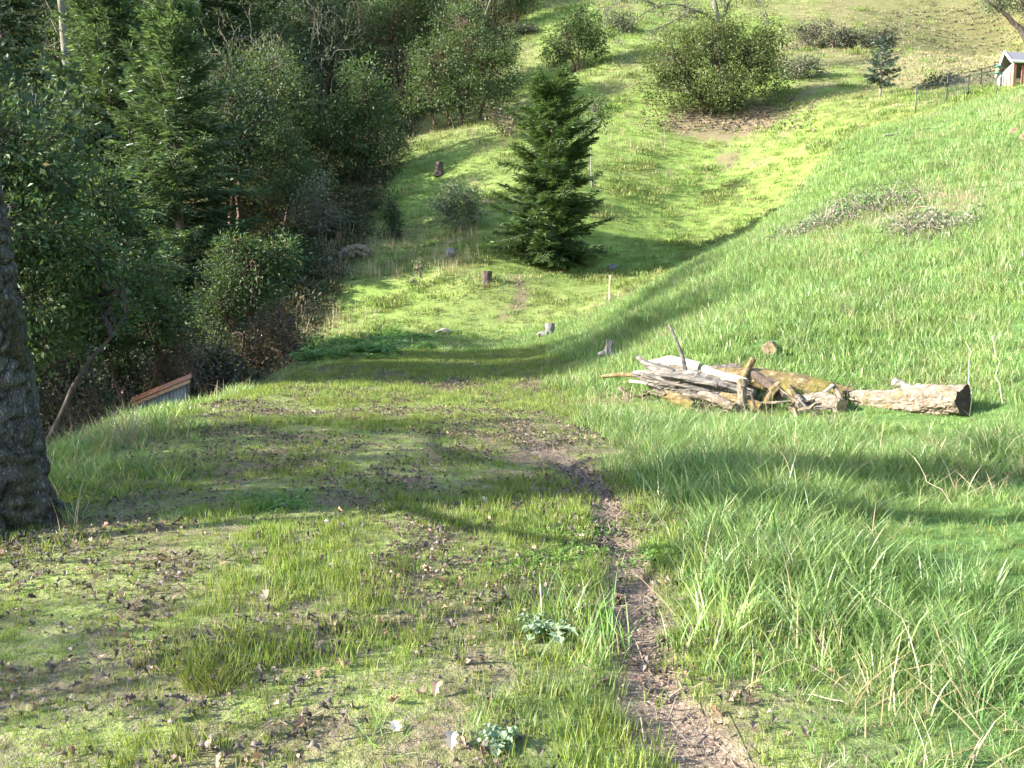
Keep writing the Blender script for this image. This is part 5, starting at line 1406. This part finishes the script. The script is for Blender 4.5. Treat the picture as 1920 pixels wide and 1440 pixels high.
# ferny weeds at the end of the terrace
def fern_clump(rng):
    mb = MB()
    for k in range(9):
        a = rng.random() * 6.28; L = .25 + .3 * rng.random()
        s = np.linspace(0, 1, 7)
        st = np.stack([np.cos(a) * L * s * .8, np.sin(a) * L * s * .8, L * (1.1 * s - .75 * s * s)], 1)
        tan = np.array([math.cos(a), math.sin(a), .2]); sd = np.array([-math.sin(a), math.cos(a), 0])
        for sg in (-1, 1):
            D = tan * .5 + sd * sg + rng.normal(size=(7, 3)) * .2
            mb.leaves(st, D, .16 * L / .4 * (1.1 - s), .06, np.array([0, 0, 1.0]) + rng.normal(size=(7, 3)) * .3, .1, rng)
    return mb
fern_p = [fern_clump(gr).mesh('weed%d' % k, MAT['g_weed']) for k in range(4)]
x, y = [], []
for (u0, v0, ru, rv, k) in ((680, 655, 110, 14, 120), (560, 668, 60, 14, 70), (480, 690, 40, 12, 40), (740, 640, 60, 8, 40)):
    for j in range(k):
        q = ground(u0 + ru * gr.normal() * .5, v0 + rv * gr.normal() * .6, 14); x.append(q[0]); y.append(q[1])
x, y = np.array(x), np.array(y); n = len(x)
scatter('ferny_weeds', fern_p, put(x, y), gr.random(n) * 6.28, .7 + .6 * gr.random(n), gr.integers(0, 4, n), 'low ferny green weeds at end of terrace')

# low undergrowth on the forest floor
MAT['under'] = leaf_mat('undergrowth_leaf', [(0, (.02, .035, .014)), (.5, (.045, .07, .025)), (.8, (.09, .075, .04)), (1, (.16, .12, .07))], .25, .6, spec=.2)
und = []
for k in range(4):
    mb = MB(); n_ = 60
    P = gr.normal(size=(n_, 3)) * np.array([.28, .28, .12]) + np.array([0, 0, .2])
    mb.leaves(P, gr.normal(size=(n_, 3)) + np.array([0, 0, .3]), .14, .06, np.array([0, 0, 1.0]) + gr.normal(size=(n_, 3)) * .5, .1, gr)
    und.append(mb.mesh('undergrowth%d' % k, MAT['under']))
x, y = pts_in(26000, -70, 14, 5, 112, gr, 3); m = masks(x, y)
keep = gr.random(len(x)) < m['wood'] * np.clip(.2 + 1.2 * fbm(x, y, 3, 3, 3.), 0, 1); x, y = x[keep], y[keep]; n = len(x)
scatter('undergrowth', und, put(x, y), gr.random(n) * 6.28, (.6 + 1.0 * gr.random(n)) * (.7 + y / 80), gr.integers(0, 4, n), 'low dark undergrowth covering the forest floor')

# chips and broken sticks in and around the log heap
chip = []
for k in range(6):
    mb = MB(); L = .08 + .05 * k
    mb.tube(bend((-L, 0, .02), (L, .02, .03 + .03 * k / 5), 5, .05, gr, .22), np.array([.5, 1, .9, .8, .4]) * (.012 + .006 * (k % 3)), 6, a=gr.random(), flat=.6, rough=.2)
    chip.append(mb.mesh('wood_chip%d' % k, MAT[('wood_grey', 'stump_bark', 'wood_bark')[k % 3]]))
NC = 55
hp_ = [gp(1190, 745), gp(1300, 775), gp(1400, 780), gp(1520, 775), gp(1600, 775)]
k = gr.integers(0, 4, NC); f = gr.random(NC)
x = np.array([hp_[i][0] * (1 - q) + hp_[i + 1][0] * q for i, q in zip(k, f)]) + gr.normal(size=NC) * .18
y = np.array([hp_[i][1] * (1 - q) + hp_[i + 1][1] * q for i, q in zip(k, f)]) + gr.normal(size=NC) * .22 + .15
scatter('wood_debris', chip, put(x, y, .03 + 0 * x), gr.random(NC) * 6.28, .7 + .9 * gr.random(NC), gr.integers(0, 6, NC), 'broken sticks and bark around the log heap', gr.normal(size=(NC, 2)) * .4)

# ------------------------------------------------------------------ single plants and small things
def gpt(u, v, y0=2.0): return ground(u, v, y0)
# pale dead stalks at the end of the terrace
for k, (u, v0, v1, lean, lab) in enumerate(((556, 655, 545, .10, 'tallest pale dead stalk at left end of the ferny weeds'), (565, 650, 590, .25, 'second pale dead stalk right of the tallest one'), (572, 652, 572, -.05, 'thin pale dead stalk just right of tallest one'),
        (717, 648, 590, .05, 'forked pale dead stalk at right end of ferny weeds'), (679, 650, 612, -.1, 'short pale dead stalk in middle of ferny weeds'), (688, 655, 625, .1, 'short pale dead stalk left of the forked one'), (508, 690, 622, .02, 'pale grey dead stalk at the terrace edge'), (703, 622, 580, .1, 'thin dead stalk behind the forked one'), (640, 640, 578, -.25, 'leaning dead stalk above the ferny weeds'), (655, 640, 600, .5, 'slanting dark dead stalk over the ferny weeds'))):
    b = gpt(u, v0, 14)
    hh = (v0 - v1) * b[1] / FPX
    rng = np.random.default_rng(300 + k)
    t = thing('dead_stalk', lab, 'stalk', b, 'dead stalks at end of the terrace')
    mb = MB(); top = np.array([lean * hh, rng.normal() * .1, hh])
    pth = bend((0, 0, -.05), top, 7, .0, rng, .25)
    mb.tube(pth, np.linspace(.018, .007, 7), 5, a=rng.random()); obj('stem', mb.mesh('stem', MAT['straw']), t)
    for j in range(3):
        q = pth[3 + j]; a = rng.random() * 6.28
        mb = MB(); mb.tube(bend(q, q + np.array([math.cos(a) * .12, math.sin(a) * .08, .16 + .1 * rng.random()]), 4, .02, rng), np.linspace(.007, .003, 4), 4, a=rng.random())
        obj('side_stem', mb.mesh('side_stem', MAT['straw']), t)
# reddish dead stalks by the left edge of the terrace
MAT['dry_red'] = leaf_mat('reddish_straw', [(0, (.09, .06, .045)), (.5, (.19, .14, .11)), (1, (.34, .28, .22))], .15, .8, spec=.1)
edge_p = [blades(9, .16, .12, .5, .007, .35, gr, 3, .5).mesh('edge_stalk%d' % k, MAT['dry_red']) for k in range(4)]
x, y = [], []
for j in range(150):
    q = gpt(110 + 210 * gr.random(), 790 + 50 * gr.random(), 6); x.append(q[0] - .25); y.append(q[1])
x, y = np.array(x), np.array(y); n = len(x)
scatter('edge_stalks', edge_p, put(x, y), gr.random(n) * 6.28, .7 + .5 * gr.random(n), gr.integers(0, 4, n), 'reddish dead stalks along left edge of terrace')
# sapling with brown stems on the bank
b = gpt(785, 545, 29)
mad('sapling', 'small pale sapling with brown stems on top of the bright bank', 'sapling', b, lobes_px(b, [(785, 505, 0, 14, 20), (792, 492, 0, 9, 12), (775, 525, 0, 10, 10)]), 34, 9, (.09, .04), .22, [[(0, 0, 0), (.05, 0, .5), (.15, 0, 1)], [(0, 0, 0), (-.2, 0, .8)]], .012, 'madrone_pale', 'twig_dry', 401)
MAT['brush'] = leaf_mat('grey_brush', [(0, (.09, .075, .06)), (.6, (.20, .175, .14)), (1, (.36, .31, .24))], .15, .8, spec=.1)
# dry bramble heaps on the bank
for k, (u, v, ru, n_, hgt_, lab) in enumerate(((1630, 400, 85, 130, .8, 'brown dry bramble tangle on the bank, uppermost'), (1745, 432, 70, 100, .5, 'low grey bramble tangle on the bank, rightmost'), (1530, 432, 60, 80, .5, 'small dry bramble on the bank crest, leftmost'))):
    b = gpt(u, v, 12)
    rng = np.random.default_rng(500 + k)
    s = b[1] / FPX
    t = thing('dry_bramble', lab, 'bramble', b, 'dry brambles on the bank')
    canes, lv = MB(), MB()
    P, D = [], []
    for j in range(n_):
        p0 = np.array([rng.normal() * ru * s * .5, rng.normal() * .4, 0]); a = rng.random() * 6.28; L = .3 + .7 * rng.random()
        p1 = p0 + np.array([math.cos(a) * L, math.sin(a) * L * .7, 0])
        p0[2] = h1(b[0] + p0[0], b[1] + p0[1]) - b[2]; p1[2] = h1(b[0] + p1[0], b[1] + p1[1]) - b[2] + rng.random() * .15
        q = bend(p0, p1, 6, hgt_ * (.2 + .7 * rng.random()), rng, .3)
        canes.tube(q, np.linspace(.011, .005, 6), 3, cap=False, a=rng.random())
        if rng.random() < .6:
            P.append(q[2:5]); D.append(rng.normal(size=(3, 3)))
    c = obj('canes', canes.mesh('canes', MAT['brush']), t); c['kind'] = 'stuff'
    lv.leaves(np.repeat(np.concatenate(P), 3, 0) + rng.normal(size=(len(P) * 9, 3)) * .06, np.repeat(np.concatenate(D), 3, 0) + rng.normal(size=(len(P) * 9, 3)), .075, .05, None, .2, rng); c = obj('leaves', lv.mesh('bramble_leaves', MAT['grey_green'] if k else MAT['g_weed']), t); c['kind'] = 'stuff'
# bright clumps on the terrace
def tuft(u, v, n_, r, h0, h1_, w_, mat, label, seed):
    b = gpt(u, v)
    rng = np.random.default_rng(seed)
    obj('grass_tuft', blades(n_, r, h0, h1_, w_, .45, rng, 3, .9).mesh('grass_tuft', mat), None, b, label=label, category='grass tuft', group='single grass tufts')
tuft(405, 1290, 260, .13, .07, .18, .004, MAT['g_short'], 'dense bright grass tuft alone in left foreground', 601)
tuft(500, 1130, 150, .16, .05, .13, .004, MAT['g_short'], 'bright yellow green tuft in left centre of terrace', 602)
tuft(1120, 800, 200, .22, .12, .30, .008, MAT['g_lush'], 'green tuft beside the path in front of heap', 603)
tuft(1800, 1130, 260, .20, .15, .38, .006, MAT['g_lush'], 'dark green tall tuft at right edge of the foreground', 604)
clov = []
MAT['clover'] = leaf_mat('clover_leaf', [(0, (.10, .19, .035)), (1, (.18, .29, .06))], .4, .5, spec=.3)
for k in range(3):
    mb = MB(); n_ = 40
    P = gr.normal(size=(n_, 3)) * np.array([.055, .055, .006]) + np.array([0, 0, .018])
    mb.leaves(P, gr.normal(size=(n_, 3)) * np.array([1, 1, .25]), .022, .018, np.array([0, 0, 1.0]) + gr.normal(size=(n_, 3)) * .3, .1, gr)
    clov.append(mb.mesh('clover%d' % k, MAT['clover']))
x, y = [], []
for (u0, v0, ru, rv, k) in ((525, 948, 50, 10, 60), (1060, 1010, 110, 60, 45), (1010, 1050, 90, 50, 30), (1255, 1045, 35, 20, 50)):
    for j in range(k):
        q = gpt(u0 + ru * gr.normal() * .6, v0 + rv * gr.normal() * .6); x.append(q[0]); y.append(q[1])
x, y = np.array(x), np.array(y); n = len(x)
scatter('clover', clov, put(x, y), gr.random(n) * 6.28, .7 + .6 * gr.random(n), gr.integers(0, 3, n), 'low bright green clover patches on the terrace')
# grey green thistle left of the path
MAT['thistle'] = leaf_mat('thistle_leaf', [(0, (.15, .22, .12)), (1, (.26, .33, .21))], .3, .6, spec=.2)
def thistle(u, v, sc_, label, seed):
    b = gpt(u, v)
    t = thing('thistle_plant', label, 'weed', b, 'thistles by the footpath')
    rng = np.random.default_rng(seed)
    for k in range(26):
        a = k * 2.4 + rng.normal() * .2; L = sc_ * (.07 + .10 * rng.random()); el = .15 + .7 * rng.random()
        s = np.linspace(0, 1, 9)
        mid = np.stack([np.cos(a) * L * s * math.cos(el), np.sin(a) * L * s * math.cos(el), L * (math.sin(el) * s * 1.2 - .6 * s * s) + .01], 1)
        sd = np.array([-math.sin(a), math.cos(a), 0])
        wv = L * .12 * np.sin(np.pi * s ** .8) * (1 + .75 * np.cos(s * 8 * np.pi)) + .002
        V = np.concatenate([mid - sd * wv[:, None] + [0, 0, .01], mid, mid + sd * wv[:, None] + [0, 0, .01]])
        i = np.arange(8)
        mb = MB(); mb.add(V, np.concatenate([np.stack([i, i + 1, i + 10, i + 9], 1), np.stack([i + 9, i + 10, i + 19, i + 18], 1)]), None, rng.random())
        obj('leaf', mb.mesh('thistle_leaf', MAT['thistle']), t)
thistle(1035, 1195, 1.25, 'grey green thistle rosette left of the footpath', 611)
thistle(1000, 1180, .8, 'smaller thistle rosette farther left of the footpath', 612)
thistle(935, 1415, .75, 'thistle rosette at bottom edge left of the footpath', 613)
# larger single fallen leaves
LV = [(740, 1335, 'orange brown oak leaf in foreground left of centre'), (742, 1385, 'pale tan leaf at bottom left of centre'), (640, 1195, 'orange leaf near middle of the terrace'), (905, 970, 'rust leaf on the sunny strip near path'), (968, 962, 'second rust leaf on sunny strip, right one'),
      (498, 1138, 'white bleached leaf beside the bright yellow green tuft'), (330, 1330, 'brown leaf on bare patch at lower left'), (340, 1362, 'pale leaf at lower left bare patch'), (908, 945, 'cream leaf upright on sunny strip'), (1088, 1015, 'pale curled leaf left of the footpath'),
      (385, 783, 'white scrap of leaf at left terrace edge, lower'), (397, 776, 'white scrap of leaf at left terrace edge, upper'), (588, 776, 'white leaf on shaded terrace'), (1145, 1000, 'orange leaf on the path, farther one'), (1155, 1145, 'orange leaf at left side of path'), (1130, 1290, 'brown leaf by lower path'), (850, 1405, 'pale stone coloured leaf at bottom centre'), (610, 990, 'long pale leaf on bare strip'), (1220, 1300, 'dark leaf on the lower path'), (820, 1310, 'dark curled leaf right of orange brown one')]
lrng = np.random.default_rng(700)
for k, (u, v, lab) in enumerate(LV):
    b = gpt(u, v); b[2] += .018
    mb = oak_leaf(lrng, .068, None)
    c = .85 if 'orange' in lab or 'rust' in lab else (1.0 if 'white' in lab or 'pale' in lab or 'cream' in lab else .3)
    mb.a = [np.full(len(q), c) for q in mb.a]
    o = obj('fallen_leaf', mb.mesh('fallen_leaf', MAT['dead_leaf']), None, b, label=lab, category='leaf', group='single fallen leaves')
    o.rotation_euler = (lrng.normal() * .35, lrng.normal() * .35, lrng.random() * 6.28)
    s = .9 + .4 * lrng.random(); o.scale = (s, s, s)
# long bent straw stems in the foreground grass
SS = [((1695, 840), (1790, 960), .9, 'long straw stem arching high in right foreground grass'), ((1460, 1290), (1600, 1340), .35, 'straw stem lying low at the lower right'), ((1550, 1150), (1420, 1200), .3, 'straw stem crossing the middle right grass'), ((1640, 1120), (1770, 1230), .3, 'straw stem slanting down at right'), ((1810, 640), (1818, 720), .4, 'upright straw stem on bank above sawn log'), ((1860, 630), (1880, 700), .4, 'upright straw stem on bank near right edge')]
for k, ((u0, v0), (u1, v1), hh, lab) in enumerate(SS):
    b = gpt(u1, v1 + 60 if v1 < 800 else v1)
    tip = pix(u0, v0, b[1] + .15)
    rng = np.random.default_rng(800 + k)
    mb = MB(); mb.tube(bend((0, 0, 0), tip - b, 8, .03, rng, .12), np.linspace(.0035, .0018, 8) * (1 + (b[1] > 8) * 1.2), 4, a=.9)
    obj('straw_stem', mb.mesh('straw_stem', MAT['straw']), None, b, label=lab, category='straw', group='long straw stems')

# bare twiggy saplings at the edge of the gully
tws = [bare_meshes('twiggy%d' % k, 3.4, 900 + k, MAT['twig_red'], MAT['lichen'], 5, .55, .035, 0, (.15 - .3 * k, 0), 3, .34) for k in range(2)]
for k, (u, Yd, sc_, rz, lab) in enumerate(((525, 26.5, .9, .3, 'bare reddish twigs at left end of the ferny weeds'), (490, 27.5, 1.0, 2.0, 'bare reddish twigs behind the curved stem madrone'), (100, 17.5, 1.0, 1.0, 'bare twiggy sapling right of the thick trunk, in gully'), (210, 18.5, .9, 4.0, 'bare twiggy sapling left of the rusty roofed hut'), (385, 22.0, .8, 5.0, 'bare twiggy sapling right of the rusty roofed hut'), (640, 41.5, .9, 3.0, 'bare grey twigs by the rust coloured root block'), (940, 58.0, 1.0, 3.0, 'bare brush right of the rounded pale madrone'))):
    plant('twiggy_shrub', lab, 'shrub', gz(ux(u, Yd), Yd), tws[k % 2], rz, sc_, 'bare twiggy shrubs', ('stems',))
